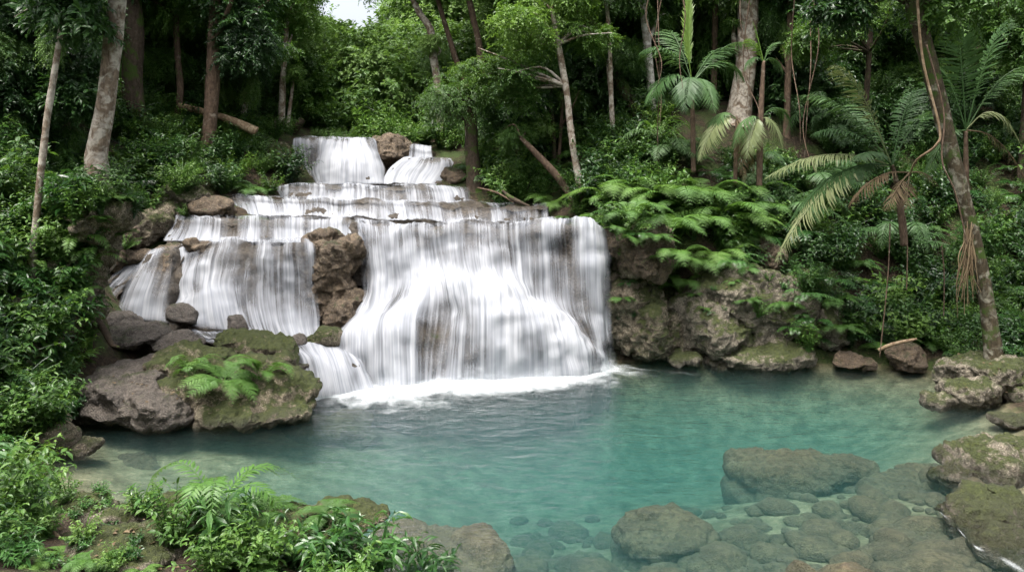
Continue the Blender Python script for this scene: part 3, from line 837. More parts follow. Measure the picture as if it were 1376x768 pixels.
rock('dark knobbly rock pillar splitting the main waterfall', [(450, 350, 21.2, 34, 36, .6), (448, 400, 21.0, 34, 44, .6), (462, 430, 20.8, 30, 36, .6), (436, 326, 21.5, 22, 14, .5)], 'rock_brown', rough=.26, sharp=.6)
rock('knobbly brown rock between the left veil and the tall curtain', [(224, 372, 21.2, 18, 34, .5), (216, 400, 20.9, 19, 28, .5), (228, 344, 21.6, 16, 14, .5)], 'rock_brown', rough=.26, sharp=.6)
rock('small round brown stone on the edge of the left ledge', [(258, 330, 21.5, 14, 10, .3), (272, 332, 21.5, 12, 8, .3)], 'rock_brown')
rock('rounded grey stone with water sliding around it below the tall curtain', [(246, 424, 19.45, 22, 15, .45)], 'rock_wet', rough=.14)
rock('square brown rock dividing the topmost lip in two', [(528, 205, 30.2, 22, 22, .8), (545, 200, 30.5, 14, 16, .7), (520, 192, 30.6, 18, 9, .7)], 'rock_brown')
rock('brown boulder beside the sloping cascade near the top', [(610, 239, 28.3, 15, 14, .6)], 'rock_brown')
rock('mossy boulder at the left end of the topmost lip', [(390, 228, 29, 16, 20, .7), (378, 214, 29.6, 16, 22, .7)], 'rock_moss')
rock('grey boulder among bushes left of the stepped cascades', [(245, 262, 24.2, 30, 18, .8), (228, 272, 24, 20, 14, .7)], 'rock_pale')
rock('dark boulder overhanging the left end of the second step', [(272, 280, 24, 34, 13, .8), (300, 284, 24.4, 14, 9, .5)], 'rock_brown')
rock('round mossy rock at the left end of the main lip', [(205, 303, 22.8, 26, 22, .8), (190, 318, 22.4, 22, 18, .7), (215, 286, 23.3, 22, 12, .7)], 'rock_moss')
rock('reddish rock block below the mossy root bank on the left', [(172, 318, 21.5, 18, 24, .6), (160, 345, 21.2, 20, 20, .6), (185, 348, 21.6, 16, 12, .6)], 'rock_brown')
rock('tan boulder on the slope beside the fallen log', [(360, 168, 32, 16, 9, .6), (350, 172, 32, 12, 7, .5)], 'rock_pale')
# right bank
rock('tall mossy travertine buttress at the right end of the main fall', [(838, 340, 21.5, 30, 42, .8), (850, 420, 21.3, 34, 52, .7), (875, 430, 21.5, 36, 48, .8), (905, 440, 21.7, 24, 42, .8), (860, 318, 21.2, 34, 22, .9), (828, 372, 21.6, 18, 30, .5)], 'rock_moss', rough=.26, sharp=.6)
rock('drooping brown tufa overhang above the dark grotto', [(846, 330, 20.7, 26, 26, .5), (866, 346, 20.6, 16, 24, .4), (832, 316, 20.9, 18, 18, .5), (884, 336, 20.9, 16, 34, .4)], 'rock_brown', rough=.28, sharp=.7)
rock('large pale boulder with a mossy top behind the far shore', [(1010, 415, 21.6, 76, 46, 1.2), (960, 432, 21.4, 48, 44, 1.0), (1065, 408, 22, 60, 42, 1.2), (1100, 430, 21.8, 40, 40, 1.0)], 'rock_pale', rough=.24)
rock('low pale boulder at the water line below the fern covered one', [(1000, 476, 21, 52, 22, .8), (1045, 480, 20.8, 44, 20, .8), (965, 488, 20.9, 22, 12, .5)], 'rock_pale', rough=.2)
rock('small brown stone at the water line beside the buttress', [(922, 481, 20.9, 22, 9, .4), (912, 486, 20.7, 12, 6, .3)], 'rock_pale')
rock('tan rock block with green moss on its shoulder by the grotto', [(938, 410, 21.9, 26, 40, .6), (930, 452, 21.5, 28, 26, .6), (915, 470, 21.3, 20, 16, .5)], 'rock_pale', rough=.26)
rock('brown knobbly stone above the large pale boulder, under ferns', [(1018, 330, 23, 20, 18, .5), (1034, 348, 22.8, 20, 16, .5), (1010, 352, 22.9, 18, 20, .5)], 'rock_brown', rough=.3)
rock('dark stone half hidden in leaf litter on the right shore', [(1215, 478, 20.4, 26, 16, .6), (1222, 490, 20.2, 22, 10, .5)], 'rock_brown')
rock('flat dark stone at the shore under the hanging vines', [(1140, 484, 20.6, 24, 10, .5), (1160, 488, 20.5, 16, 8, .4)], 'rock_brown')
rock('pale mossy shore boulder below the leaning lichened trunk', [(1330, 508, 17.8, 60, 30, .9), (1296, 528, 17.4, 44, 18, .7), (1366, 520, 17.6, 40, 30, .9), (1265, 538, 17.2, 22, 7, .4)], 'rock_pale', rough=.22)
rock('small grey rock lapped by water at the right margin', [(1362, 566, 15.6, 26, 9, .5)], 'rock_pale')
rock('pointed limestone boulder with moss on the right shore', [(1322, 622, 13.4, 54, 30, .7), (1362, 612, 13.6, 40, 34, .8), (1284, 640, 13.1, 26, 14, .5)], 'rock_pale', rough=.26)
rock('nearest limestone rock on the right shore with a trickle beside it', [(1330, 704, 11.2, 50, 32, .6), (1374, 700, 11.4, 46, 38, .7), (1350, 742, 10.7, 44, 30, .6), (1288, 690, 11.5, 20, 10, .4)], 'rock_pale', rough=.26)
# submerged rocks
U = 'rock_under'


def sunk(label, lobes, mat, cat, rough):
    out = []
    for (px, py, Y, hw, hh, hd) in lobes:
        s = SINK.get(label[:12], .38)
        Y2 = (CH + s) * 1000 / (py - HR)
        hz = .3
        zc = -s - hz * 1.02
        out.append((px, HR + (CH - zc) / Y2 * 1000, Y2, hw * .92, hz / Y2 * 1000, hh * Y2 * Y2 / 5000 * .8))
        out.append((px, HR + (CH - zc + .42) / Y2 * 1000, Y2, hw * .98, .42 / Y2 * 1000, hh * Y2 * Y2 / 5000 * .85))
    return rock(label, out, mat, cat=cat, rough=rough, facets=6, sharp=.4)


SINK = {'brown rock j': .06, 'long submerg': .42, 'big pale roc': .26, 'round submer': .46}
sunk('long submerged rock ridge in the middle of the pool', [(1062, 614, 13.55, 78, 22, .5), (1010, 608, 13.75, 36, 14, .4), (1130, 618, 13.5, 44, 13, .5)], U, cat='submerged rock', rough=.16)
sunk('flat brown rock under shallow water beside the pointed boulder', [(1215, 646, 12.7, 60, 26, .6), (1262, 640, 12.8, 50, 26, .7)], U, cat='submerged rock', rough=.16)
sunk('broad submerged slab below the nearest right shore rock', [(1225, 712, 11.05, 62, 28, .6), (1190, 706, 11.2, 40, 20, .5), (1262, 722, 10.9, 40, 26, .5)], U, cat='submerged rock', rough=.16)
sunk('submerged rock at the bottom edge under the trickle', [(1225, 762, 10.0, 66, 28, .5), (1275, 758, 10.0, 50, 30, .5)], U, cat='submerged rock', rough=.16)
sunk('brown rock just breaking the surface at the bottom edge', [(1125, 765, 9.75, 64, 26, .45), (1090, 762, 9.9, 36, 22, .4)], U, cat='submerged rock', rough=.16)
sunk('round submerged rock right of the foreground bank', [(895, 694, 11.7, 66, 26, .5), (860, 692, 11.8, 34, 18, .4)], U, cat='submerged rock', rough=.18)
sunk('big pale rock shelf sunk beside the foreground bank', [(590, 730, 10.55, 92, 46, .8), (530, 712, 10.8, 60, 36, .7), (640, 722, 10.8, 52, 32, .6)], U, cat='submerged rock', rough=.14)
sunk('pale sunken slab near the left shallows', [(185, 612, 13.9, 52, 16, .6), (140, 622, 13.6, 40, 14, .5)], U, cat='submerged rock', rough=.16)
sunk('dark sunken rock in front of the mossy boulder', [(430, 560, 16, 50, 12, .5), (470, 556, 16.2, 40, 11, .5)], U, cat='submerged rock', rough=.16)
# left and foreground bank
rock('small mossy stone at the water in the left corner', [(116, 600, 14.1, 20, 12, .3)], 'rock_moss', cat='stone')
rock('tall mossy stone half buried at the left shore', [(78, 596, 14.0, 22, 28, .4), (62, 580, 14.2, 26, 26, .5)], 'rock_moss')
rock('pale slanting rock nearest the lens in the foreground bank', [(170, 752, 9.1, 74, 44, .5), (215, 728, 9.5, 46, 26, .5), (120, 790, 8.7, 70, 40, .5)], 'rock_pale', rough=.2)
rock('grey rock behind the pale slanting one in the foreground bank', [(120, 690, 10.4, 44, 24, .5), (165, 700, 10.2, 36, 20, .5), (215, 684, 10.5, 50, 18, .5)], 'rock_pale', rough=.24)
rock('mossy rock under the small ferns in the foreground bank', [(400, 712, 9.9, 46, 30, .5), (440, 728, 9.6, 40, 34, .5), (350, 700, 10.2, 50, 24, .5)], 'rock_moss')
rock('brown rock at the water end of the foreground bank', [(478, 694, 10.4, 40, 20, .4), (450, 690, 10.5, 30, 18, .4)], 'rock_moss', rough=.24)
rock('dark rock in the bottom left corner among leaves', [(48, 735, 9.6, 60, 34, .5), (30, 770, 9.1, 60, 36, .5)], 'rock_brown')

# mossy buttress of roots below the stout pale trunk
rock('mossy bank of roots and earth below the stout pale trunk', [(108, 310, 17.2, 40, 60, .9), (80, 370, 16.9, 44, 60, .9), (50, 430, 16.4, 50, 50, .9), (100, 405, 17, 30, 50, .8), (128, 290, 16.7, 36, 30, .9), (20, 480, 15.6, 50, 40, .9)], 'rock_moss', name='mossy_bank', cat='bank', rough=.3)

# cobbles on the pool floor (uncountable)
def cobbles():
    bag = Bag()
    ico = bmesh.new(); bmesh.ops.create_icosphere(ico, subdivisions=2, radius=1.0)
    iv = np.array([v.co[:] for v in ico.verts]); it = np.array([[v.index for v in f.verts] for f in ico.faces]); ico.free()
    n = 620
    px = RNG.uniform(690, 1330, n); py = 590 + 180 * RNG.random(n) ** .7
    for k in range(n):
        Y = CH * F / (py[k] - HR) + RNG.uniform(0, 1.0)
        x = (px[k] - 688) / F * Y
        if x > 8.4 or x < -.5: continue
        r = RNG.uniform(.06, .17) * (2.2 if RNG.random() < .14 else 1)
        s = np.array([r * RNG.uniform(.9, 1.6), r * RNG.uniform(.8, 1.2), r * RNG.uniform(.5, .8)])
        a = RNG.uniform(0, 6.28)
        v = iv * (1 + .22 * fbm(iv * 1.4 + k * 3.1, 2, k)[:, None]) * s
        v = np.stack([v[:, 0] * math.cos(a) - v[:, 1] * math.sin(a), v[:, 0] * math.sin(a) + v[:, 1] * math.cos(a), v[:, 2]], 1)
        z = tz1(x, Y)
        bag.add(v + np.array([x, Y, min(z + s[2] * .2, -.25)]), it, np.full(len(v), RNG.random()))
    me = bag.mesh('cobbles', MT[U], True)
    tag(link('cobbles', me), 'rounded cobbles covering the floor of the shallow pool', None, None, 'stuff')


cobbles()

# ------------------------------------------------------------------ foliage meshes shared by many plants


def crown_mesh(name, mat, R=(3, 3, 2.4), lobes=11, twigs=620, lpt=15, leafL=.2, wr=.48, tpl=LEAF_S, droop=.35, seed=1, tw=(.5, 1.0), hang=0.0, sep=.6, lobe_r=(.36, .55)):
    rg = np.random.default_rng(seed)
    R = np.array(R, float)
    u = nrmz(rg.normal(size=(lobes, 3))) * rg.uniform(.35, 1.0, (lobes, 1)) * sep
    lc = u * R
    lr = rg.uniform(lobe_r[0], lobe_r[1], lobes)
    li = rg.integers(0, lobes, twigs)
    d = nrmz(rg.normal(size=(twigs, 3)) + np.array([0, 0, .35]))
    o = lc[li] + d * (lr[li] * rg.uniform(.35, 1.0, twigs) ** .6)[:, None] * R * np.array([1, 1, .8])
    ax = nrmz(d * np.array([1, 1, .4]) + rg.normal(size=(twigs, 3)) * .4 + np.array([0, 0, -droop]))
    tl = rg.uniform(tw[0], tw[1], twigs)
    bag = Bag()
    k = lpt
    t = (np.arange(k) + .6) / k
    tone = np.clip(.5 + .22 * rg.normal(size=lobes), 0, 1)[li]
    pos = o[:, None] + ax[:, None] * (t[None] * tl[:, None])[..., None]
    pos[..., 2] -= (t[None] ** 2) * tl[:, None] * (.25 + hang)
    side = nrmz(np.cross(ax, np.array([0, 0, 1.0]) + rg.normal(size=(twigs, 3)) * .25))
    sg = np.where(np.arange(k) % 2 == 0, 1.0, -1.0)
    dr = side[:, None] * sg[None, :, None] * .85 + ax[:, None] * (.45 + .5 * t)[None, :, None] + rg.normal(size=(twigs, k, 3)) * .28 - np.array([0, 0, .22 + hang])
    nm = nrmz(np.array([0, 0, 1.0]) + rg.normal(size=(twigs, k, 3)) * .42 + d[:, None] * .35)
    pos += rg.normal(size=pos.shape) * .03
    L = leafL * rg.uniform(.65, 1.2, (twigs, k))
    rn = np.clip(tone[:, None] * .6 + .4 * rg.random((twigs, k)), 0, 1)
    leaves(bag, pos.reshape(-1, 3), dr.reshape(-1, 3), nm.reshape(-1, 3), L.ravel(), wr, tpl, rn.ravel())
    # thin twigs carrying the leaves
    a = o; b = o + ax * tl[:, None] - np.array([0, 0, 1]) * (tl * (.25 + hang))[:, None]
    s = side * .008
    V = np.stack([a - s, a + s, b], 1).reshape(-1, 3)
    T = np.arange(len(V)).reshape(-1, 3)
    bag.add(V, T, np.zeros(len(V)))
    return bag.mesh(name, mat)


def shrub_mesh(name, mat, stems=16, h=1.2, spread=.8, lps=14, leafL=.22, wr=.4, tpl=LEAF_B, seed=1, droop=.25):
    rg = np.random.default_rng(seed)
    bag = Bag(); sb = Bag()
    for i in range(stems):
        a = rg.uniform(0, 6.283); out = spread * rg.uniform(.25, 1.0); hh = h * rg.uniform(.5, 1.05)
        b = np.array([math.cos(a), math.sin(a), 0])
        p0 = b * .08 * rg.random(); p2 = b * out + np.array([0, 0, hh]); p1 = (p0 + p2) / 2 + np.array([0, 0, hh * .3])
        t = np.linspace(.18, 1, lps)[:, None]
        pos = p0 * (1 - t) ** 2 + 2 * p1 * t * (1 - t) + p2 * t ** 2
        tg = nrmz(np.gradient(pos, axis=0))
        sd = nrmz(np.cross(tg, np.array([0, 0, 1.0]) + rg.normal(size=3) * .1))
        ang = np.arange(lps) * 2.4 + rg.uniform(0, 6)
        up = np.cross(sd, tg)
        dr = sd * np.cos(ang)[:, None] + up * np.sin(ang)[:, None] * .6 + tg * .5 + rg.normal(size=(lps, 3)) * .15 - np.array([0, 0, droop])
        nm = nrmz(np.array([0, 0, 1.0]) + rg.normal(size=(lps, 3)) * .25 + b * .2)
        leaves(bag, pos, dr, nm, leafL * rg.uniform(.6, 1.15, lps) * (1 - .25 * t[:, 0] ** 3), wr, tpl)
        tube(bag, np.array([p0, p1, p2]), [.014, .01, .004], sides=4, n=6, rnd=.0)
    return bag.mesh(name, mat)


def bez(p0, p1, p2, n):
    t = np.linspace(0, 1, n)[:, None]
    return p0 * (1 - t) ** 2 + 2 * p1 * t * (1 - t) + p2 * t ** 2


def pinnate(bag, p0, p1, p2, pairs, leafL, wr, ang=(.75, 1.1), droop=.3, start=.14, up0=(0, 0, 1), rg=None, rach=.012, tone=.5, taper=.5, vee=.25, keep=1.0, tpl=BLADE):
    """a feather shaped frond along a curve"""
    rg = rg or RNG
    p0, p1, p2 = (np.asarray(p, float) for p in (p0, p1, p2))
    c = bez(p0, p1, p2, pairs * 2)
    tg = nrmz(np.gradient(c, axis=0))
    sd = nrmz(np.cross(tg, np.asarray(up0, float))); up = nrmz(np.cross(sd, tg))
    t = np.linspace(start, .99, pairs)
    idx = np.clip((t * (len(c) - 1)).astype(int), 0, len(c) - 1)
    prof = np.sin(np.clip((t - start) / (1 - start), 0, 1) * math.pi * .82 + .42) ** .8
    prof = np.maximum(prof, .18) * (1 - .15 * t)
    for sg in (1, -1):
        m = rg.random(pairs) < keep
        k = idx[m]; tt = t[m]
        a = ang[1] + (ang[0] - ang[1]) * tt
        dr = sd[k] * sg * np.sin(a)[:, None] + tg[k] * np.cos(a)[:, None] + up[k] * vee + rg.normal(size=(len(k), 3)) * .05
        dr[:, 2] -= droop * rg.uniform(.7, 1.3, len(k))
        nm = nrmz(up[k] - sd[k] * sg * .35 + rg.normal(size=(len(k), 3)) * .08)
        leaves(bag, c[k], dr, nm, leafL * prof[m] * rg.uniform(.88, 1.08, len(k)), wr, tpl, np.clip(tone + rg.normal(size=len(k)) * .12, 0, 1))
    tube(bag, np.array([p0, c[len(c) // 3], c[2 * len(c) // 3], p2]), [rach, rach * .8, rach * .5, rach * .15], sides=5, n=14, rnd=.75)


def fern_frond(bag, p0, p1, p2, pinnae, plen, rg, sub=9, tone=.5):
    """twice feathered fern frond"""
    c = bez(p0, p1, p2, 60)
    tg = nrmz(np.gradient(c, axis=0))
    sd = nrmz(np.cross(tg, np.array([0, 0, 1.0]))); up = np.cross(sd, tg)
    for i in range(pinnae):
        t = .16 + .83 * i / (pinnae - 1)
        k = min(59, int(t * 59))
        prof = (math.sin(min(1, (t - .1) / .9) * math.pi * .86 + .36)) ** .9
        L = plen * max(.12, prof) * rg.uniform(.9, 1.08)
        for sg in (1, -1):
            d = nrmz(sd[k] * sg + tg[k] * (.28 + .4 * t) + up[k] * .08 + rg.normal(size=3) * .04)
            n = max(4, int(sub * L / plen) + 2)
            s = np.linspace(.06, 1, n)
            q = c[k] + d * (s * L)[:, None] - np.array([0, 0, 1]) * (s ** 2 * L * .22)[:, None]
            nn = nrmz(up[k] + rg.normal(size=3) * .1)
            e = nrmz(np.cross(d, nn))
            pl = L * .26 * (1.05 - s * .75) + .006
            for e_s in (1, -1):
                leaves(bag, q, np.repeat((e * e_s + d * .75)[None], n, 0), np.repeat(nn[None], n, 0), pl, .52, LEAF_S, np.clip(tone + rg.normal(size=n) * .12, 0, 1))
    tube(bag, np.array([c[0], c[20], c[40], c[59]]), [.008, .006, .004, .001], sides=4, n=10, rnd=.4)


def fern_mesh(name, mat, fronds=11, length=.9, plen=.2, seed=1, pinnae=17, lift=.75, bi=True):
    rg = np.random.default_rng(seed)
    bag = Bag()
    for i in range(fronds):
        a = i * 2.399 + rg.uniform(-.3, .3)
        L = length * rg.uniform(.65, 1.1); e = lift * rg.uniform(.55, 1.15)
        b = np.array([math.cos(a), math.sin(a), 0])
        p0 = b * .03; p1 = b * L * .42 + np.array([0, 0, L * e]); p2 = b * L * 1.0 + np.array([0, 0, L * (e * .55 - .25)])
        if bi:
            fern_frond(bag, p0, p1, p2, pinnae, plen * L / length, rg, tone=rg.uniform(.3, .75))
        else:
            pinnate(bag, p0, p1, p2, pinnae + 8, plen * .9, .17, rg=rg, droop=.15, tone=rg.uniform(.3, .75), rach=.006)
    return bag.mesh(name, mat)


def strap_mesh(name, mat, n=30, L=.8, w=.1, seed=1, lift=.9):
    rg = np.random.default_rng(seed)
    bag = Bag()
    for i in range(n):
        a = i * 2.399; e = lift * rg.uniform(.3, 1.3); l = L * rg.uniform(.6, 1.1)
        b = np.array([math.cos(a), math.sin(a), 0])
        c = bez(b * .04, b * l * .45 + np.array([0, 0, l * e]), b * l * .95 + np.array([0, 0, l * (e * .6 - .45)]), 7)
        sd = np.array([-b[1], b[0], 0]); ww = np.array([.5, .8, 1, 1, .85, .5, .04]) * w / 2
        mid = c - np.array([0, 0, 1]) * .12 * w
        V = np.concatenate([c + sd * ww[:, None], mid, c - sd * ww[:, None]])
        T = []
        for r in (0, 7):
            for j in range(6):
                T += [[r + j, r + j + 1, r + 7 + j], [r + j + 1, r + 8 + j, r + 7 + j]]
        bag.add(V, np.array(T), np.full(len(V), rg.random()))
    return bag.mesh(name, mat)


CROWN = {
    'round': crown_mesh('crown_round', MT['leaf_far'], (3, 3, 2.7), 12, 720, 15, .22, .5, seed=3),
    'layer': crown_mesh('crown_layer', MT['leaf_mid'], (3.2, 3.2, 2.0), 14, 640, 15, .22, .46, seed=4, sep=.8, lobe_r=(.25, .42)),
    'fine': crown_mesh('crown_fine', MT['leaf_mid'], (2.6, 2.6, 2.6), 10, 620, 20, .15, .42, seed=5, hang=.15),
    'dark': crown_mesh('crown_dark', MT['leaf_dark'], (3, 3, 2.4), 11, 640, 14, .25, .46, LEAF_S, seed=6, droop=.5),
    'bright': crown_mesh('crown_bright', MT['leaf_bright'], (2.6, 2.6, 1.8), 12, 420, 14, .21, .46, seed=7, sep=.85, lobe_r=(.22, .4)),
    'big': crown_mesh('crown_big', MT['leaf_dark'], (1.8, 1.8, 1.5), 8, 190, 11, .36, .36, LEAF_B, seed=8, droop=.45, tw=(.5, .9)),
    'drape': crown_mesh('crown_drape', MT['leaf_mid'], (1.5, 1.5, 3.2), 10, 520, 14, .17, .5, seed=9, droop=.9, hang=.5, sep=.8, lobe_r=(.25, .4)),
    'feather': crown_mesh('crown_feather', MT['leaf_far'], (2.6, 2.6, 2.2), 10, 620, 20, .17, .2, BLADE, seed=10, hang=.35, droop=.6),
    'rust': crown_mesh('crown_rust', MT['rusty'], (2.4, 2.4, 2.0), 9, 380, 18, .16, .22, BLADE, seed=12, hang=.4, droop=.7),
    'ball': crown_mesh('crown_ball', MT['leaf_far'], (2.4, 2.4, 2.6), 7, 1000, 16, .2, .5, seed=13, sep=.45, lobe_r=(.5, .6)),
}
SHRUB = {
    'broad': shrub_mesh('shrub_broad', MT['leaf_mid'], 22, 1.1, .85, 13, .20, .42, seed=1),
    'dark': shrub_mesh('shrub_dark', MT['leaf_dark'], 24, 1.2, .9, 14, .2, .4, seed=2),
    'small': shrub_mesh('shrub_small', MT['leaf_mid'], 40, .9, .85, 20, .10, .5, LEAF_S, seed=3),
    'bright': shrub_mesh('shrub_bright', MT['leaf_bright'], 24, .9, .8, 15, .14, .48, LEAF_B, seed=4),
    'lance': shrub_mesh('shrub_lance', MT['leaf_gloss'], 15, 1.0, .6, 11, .34, .25, seed=5, droop=.35),
    'herb': shrub_mesh('shrub_herb', MT['leaf_gloss'], 10, .4, .32, 8, .17, .34, seed=6, droop=.2),
}
FERN = {
    'lush': fern_mesh('fern_lush', MT['fern'], 13, 1.1, .27, 1, 17),
    'arch': fern_mesh('fern_arch', MT['fern'], 10, 1.0, .25, 2, 16, lift=.95),
    'simple': fern_mesh('fern_simple', MT['leaf_gloss'], 12, .9, .24, 3, 8, bi=False),
    'low': fern_mesh('fern_low', MT['fern'], 14, .8, .2, 4, 15, lift=.5),
}


def palm_tuft(name, mat, seed, n=11, L=2.4, ll=.55, lift=.75):
    rg = np.random.default_rng(seed)
    bag = Bag()
    for i in range(n):
        a = i * 2.399 + rg.uniform(-.2, .2); l = L * rg.uniform(.75, 1.1); e = lift * rg.uniform(.4, 1.3)
        b = np.array([math.cos(a), math.sin(a), 0])
        pinnate(bag, b * .03, b * l * .45 + np.array([0, 0, l * e]), b * l * .95 + np.array([0, 0, l * (e * .5 - .3)]), 38, ll, .085, rg=rg, tone=rg.uniform(.3, .8), rach=.02, droop=.35)
    return bag.mesh(name, mat)


FERN['feather'] = fern_mesh('fern_feather', MT['fern'], 9, 1.0, .26, 7, 13, lift=1.0, bi=False)
PALM = {'tuft': palm_tuft('palm_tuft', MT['palm'], 3), 'small': palm_tuft('palm_small', MT['palm'], 4, 9, 1.6, .4, .9)}

from mathutils.bvhtree import BVHTree
_v, _p, _o = [], [], 0
for ob in COL.objects:
    if ob.type == 'MESH' and (ob.name.split('.')[0] in ('ground', 'rock_terrace', 'boulder', 'mossy_bank')):
        me = ob.data
        c = np.zeros(len(me.vertices) * 3, np.float32); me.vertices.foreach_get('co', c)
        _v += [tuple(x) for x in (c.reshape(-1, 3) + np.array(ob.location)).tolist()]
        _p += [[i + _o for i in q.vertices] for q in me.polygons]
        _o += len(me.vertices)
BVH = BVHTree.FromPolygons(_v, _p)
del _v, _p


def hit(px, py, ymin=8.0):
    d = Vector(P(px, py, 1.0) - np.array([0, 0, CH]))
    l = BVH.ray_cast(Vector((0, 0, CH)) + d * ymin, d.normalized(), 120)[0]
    return None if l is None else np.array(l)




# ------------------------------------------------------------------ uncountable foliage: one object per mass, instanced on points
PROT = [(x, y0, x1, y1, Y) for x, y0, x1, y1, Y in [
    (388, 176, 590, 250, 30.5), (350, 245, 640, 275, 27.5), (285, 258, 742, 300, 25.5), (212, 288, 830, 520, 22.5), (128, 330, 235, 470, 21.5), (95, 440, 440, 572, 17.5),
    (815, 300, 905, 490, 22), (925, 372, 1060, 497, 22), (430, 490, 1240, 640, 20.5), (600, 640, 1250, 800, 20), (110, 565, 432, 645, 15.5), (1240, 480, 1400, 555, 17.5), (1250, 560, 1400, 800, 17), (445, 0, 502, 26, 200),
    (226, 30, 300, 210, 28.6), (370, 30, 398, 175, 33), (168, 0, 192, 180, 27), (742, 40, 790, 265, 27.5), (780, 0, 890, 165, 28), (945, 0, 1070, 180, 28.5), (625, 130, 645, 250, 28), (545, 0, 650, 112, 35.5), (115, 702, 220, 768, 9.7)]]


def clear_of(p, r, Yex=0.0, skip=0):
    Y = max(p[1] - 0 * r, 1.0)
    px = 688 + p[0] / Y * F; py = HR + (CH - p[2]) / Y * F; pr = r / Y * F
    for (x0, y0, x1, y1, Ym) in PROT:
        if Y - r * .5 < Ym and px + pr > x0 and px - pr < x1 and py + pr > y0 and py - pr < y1:
            return False
    return True


PROTO_OBJ = {}


def proto(me):
    if me.name not in PROTO_OBJ:
        PROTO_OBJ[me.name] = bpy.data.objects.new('source_' + me.name, me)
    return PROTO_OBJ[me.name]


def stuff(name, label, items):
    """items: (mesh, point, yaw, tilt, scale); one object, geometry nodes instance the shared plant meshes on its points"""
    meshes = []
    for it in items:
        if it[0] not in meshes: meshes.append(it[0])
    me = bpy.data.meshes.new(name)
    me.vertices.add(len(items))
    me.vertices.foreach_set('co', np.array([it[1] for it in items], np.float32).ravel())
    a = me.attributes.new('pick', 'INT', 'POINT'); a.data.foreach_set('value', np.array([meshes.index(it[0]) for it in items], np.int32))
    a = me.attributes.new('turn', 'FLOAT_VECTOR', 'POINT'); a.data.foreach_set('vector', np.array([(it[3], 0, it[2]) for it in items], np.float32).ravel())
    a = me.attributes.new('size', 'FLOAT', 'POINT'); a.data.foreach_set('value', np.array([it[4] for it in items], np.float32))
    o = link(name, me)
    tag(o, label, None, None, 'stuff')
    ng = bpy.data.node_groups.new(name + '_scatter', 'GeometryNodeTree')
    ng.interface.new_socket('Geometry', in_out='INPUT', socket_type='NodeSocketGeometry')
    ng.interface.new_socket('Geometry', in_out='OUTPUT', socket_type='NodeSocketGeometry')
    gi = ng.nodes.new('NodeGroupInput'); go = ng.nodes.new('NodeGroupOutput')
    jn = ng.nodes.new('GeometryNodeJoinGeometry')

    def named(t, n):
        nd = ng.nodes.new('GeometryNodeInputNamedAttribute'); nd.data_type = t; nd.inputs['Name'].default_value = n
        return nd.outputs['Attribute']
    pk, tn, sz = named('INT', 'pick'), named('FLOAT_VECTOR', 'turn'), named('FLOAT', 'size')
    er = ng.nodes.new('FunctionNodeEulerToRotation'); ng.links.new(tn, er.inputs[0])
    for i, m in enumerate(meshes):
        oi = ng.nodes.new('GeometryNodeObjectInfo'); oi.inputs['Object'].default_value = proto(m); oi.inputs['As Instance'].default_value = True
        cp = ng.nodes.new('FunctionNodeCompare'); cp.data_type = 'INT'; cp.operation = 'EQUAL'
        ng.links.new(pk, cp.inputs[2]); cp.inputs[3].default_value = i
        ip = ng.nodes.new('GeometryNodeInstanceOnPoints')
        ng.links.new(gi.outputs[0], ip.inputs['Points']); ng.links.new(cp.outputs[0], ip.inputs['Selection'])
        ng.links.new(oi.outputs['Geometry'], ip.inputs['Instance']); ng.links.new(er.outputs[0], ip.inputs['Rotation']); ng.links.new(sz, ip.inputs['Scale'])
        ng.links.new(ip.outputs[0], jn.inputs[0])
    ng.links.new(jn.outputs[0], go.inputs[0])
    md = o.modifiers.new('scatter', 'NODES'); md.node_group = ng
    return o


def sample_wall(n, pxr, pyr, Yr, kinds, sc, minh=.6, seed=0, maxh=99):
    rg = np.random.default_rng(seed)
    out = []
    names, wts = zip(*kinds)
    wts = np.array(wts) / sum(wts)
    for _ in range(n * 6):
        if len(out) >= n: break
        px, py = rg.uniform(*pxr), rg.uniform(*pyr)
        Y = rg.uniform(*Yr)
        p = P(px, py, Y)
        g = tz1(p[0], p[1])
        s = rg.uniform(*sc)
        if p[2] < g + minh or p[2] > g + maxh: continue
        if not clear_of(p, 2.3 * s): continue
        out.append((CROWN[rg.choice(names, p=wts)], p, rg.uniform(0, 6.28), rg.uniform(-.25, .25), s))
    return out


def sample_ground(n, pxr, Yr, plants, sc, seed=0, zmin=.2, lift=0.0):
    rg = np.random.default_rng(seed)
    names, wts = zip(*plants)
    wts = np.array(wts) / sum(wts)
    px = rg.uniform(pxr[0], pxr[1], n * 8); Y = rg.uniform(Yr[0], Yr[1], n * 8)
    x = (px - 688) / F * Y
    z = tz(x, Y)
    out = []
    for i in range(len(px)):
        if len(out) >= n: break
        if z[i] < zmin: continue
        s = rg.uniform(*sc)
        p = np.array([x[i], Y[i], z[i] - .05 + lift])
        if not clear_of(p + np.array([0, 0, .55 * s]), .75 * s): continue
        nm = names[rg.choice(len(names), p=wts)]
        out.append((nm, p, rg.uniform(0, 6.28), rg.uniform(-.2, .2), s))
    return out


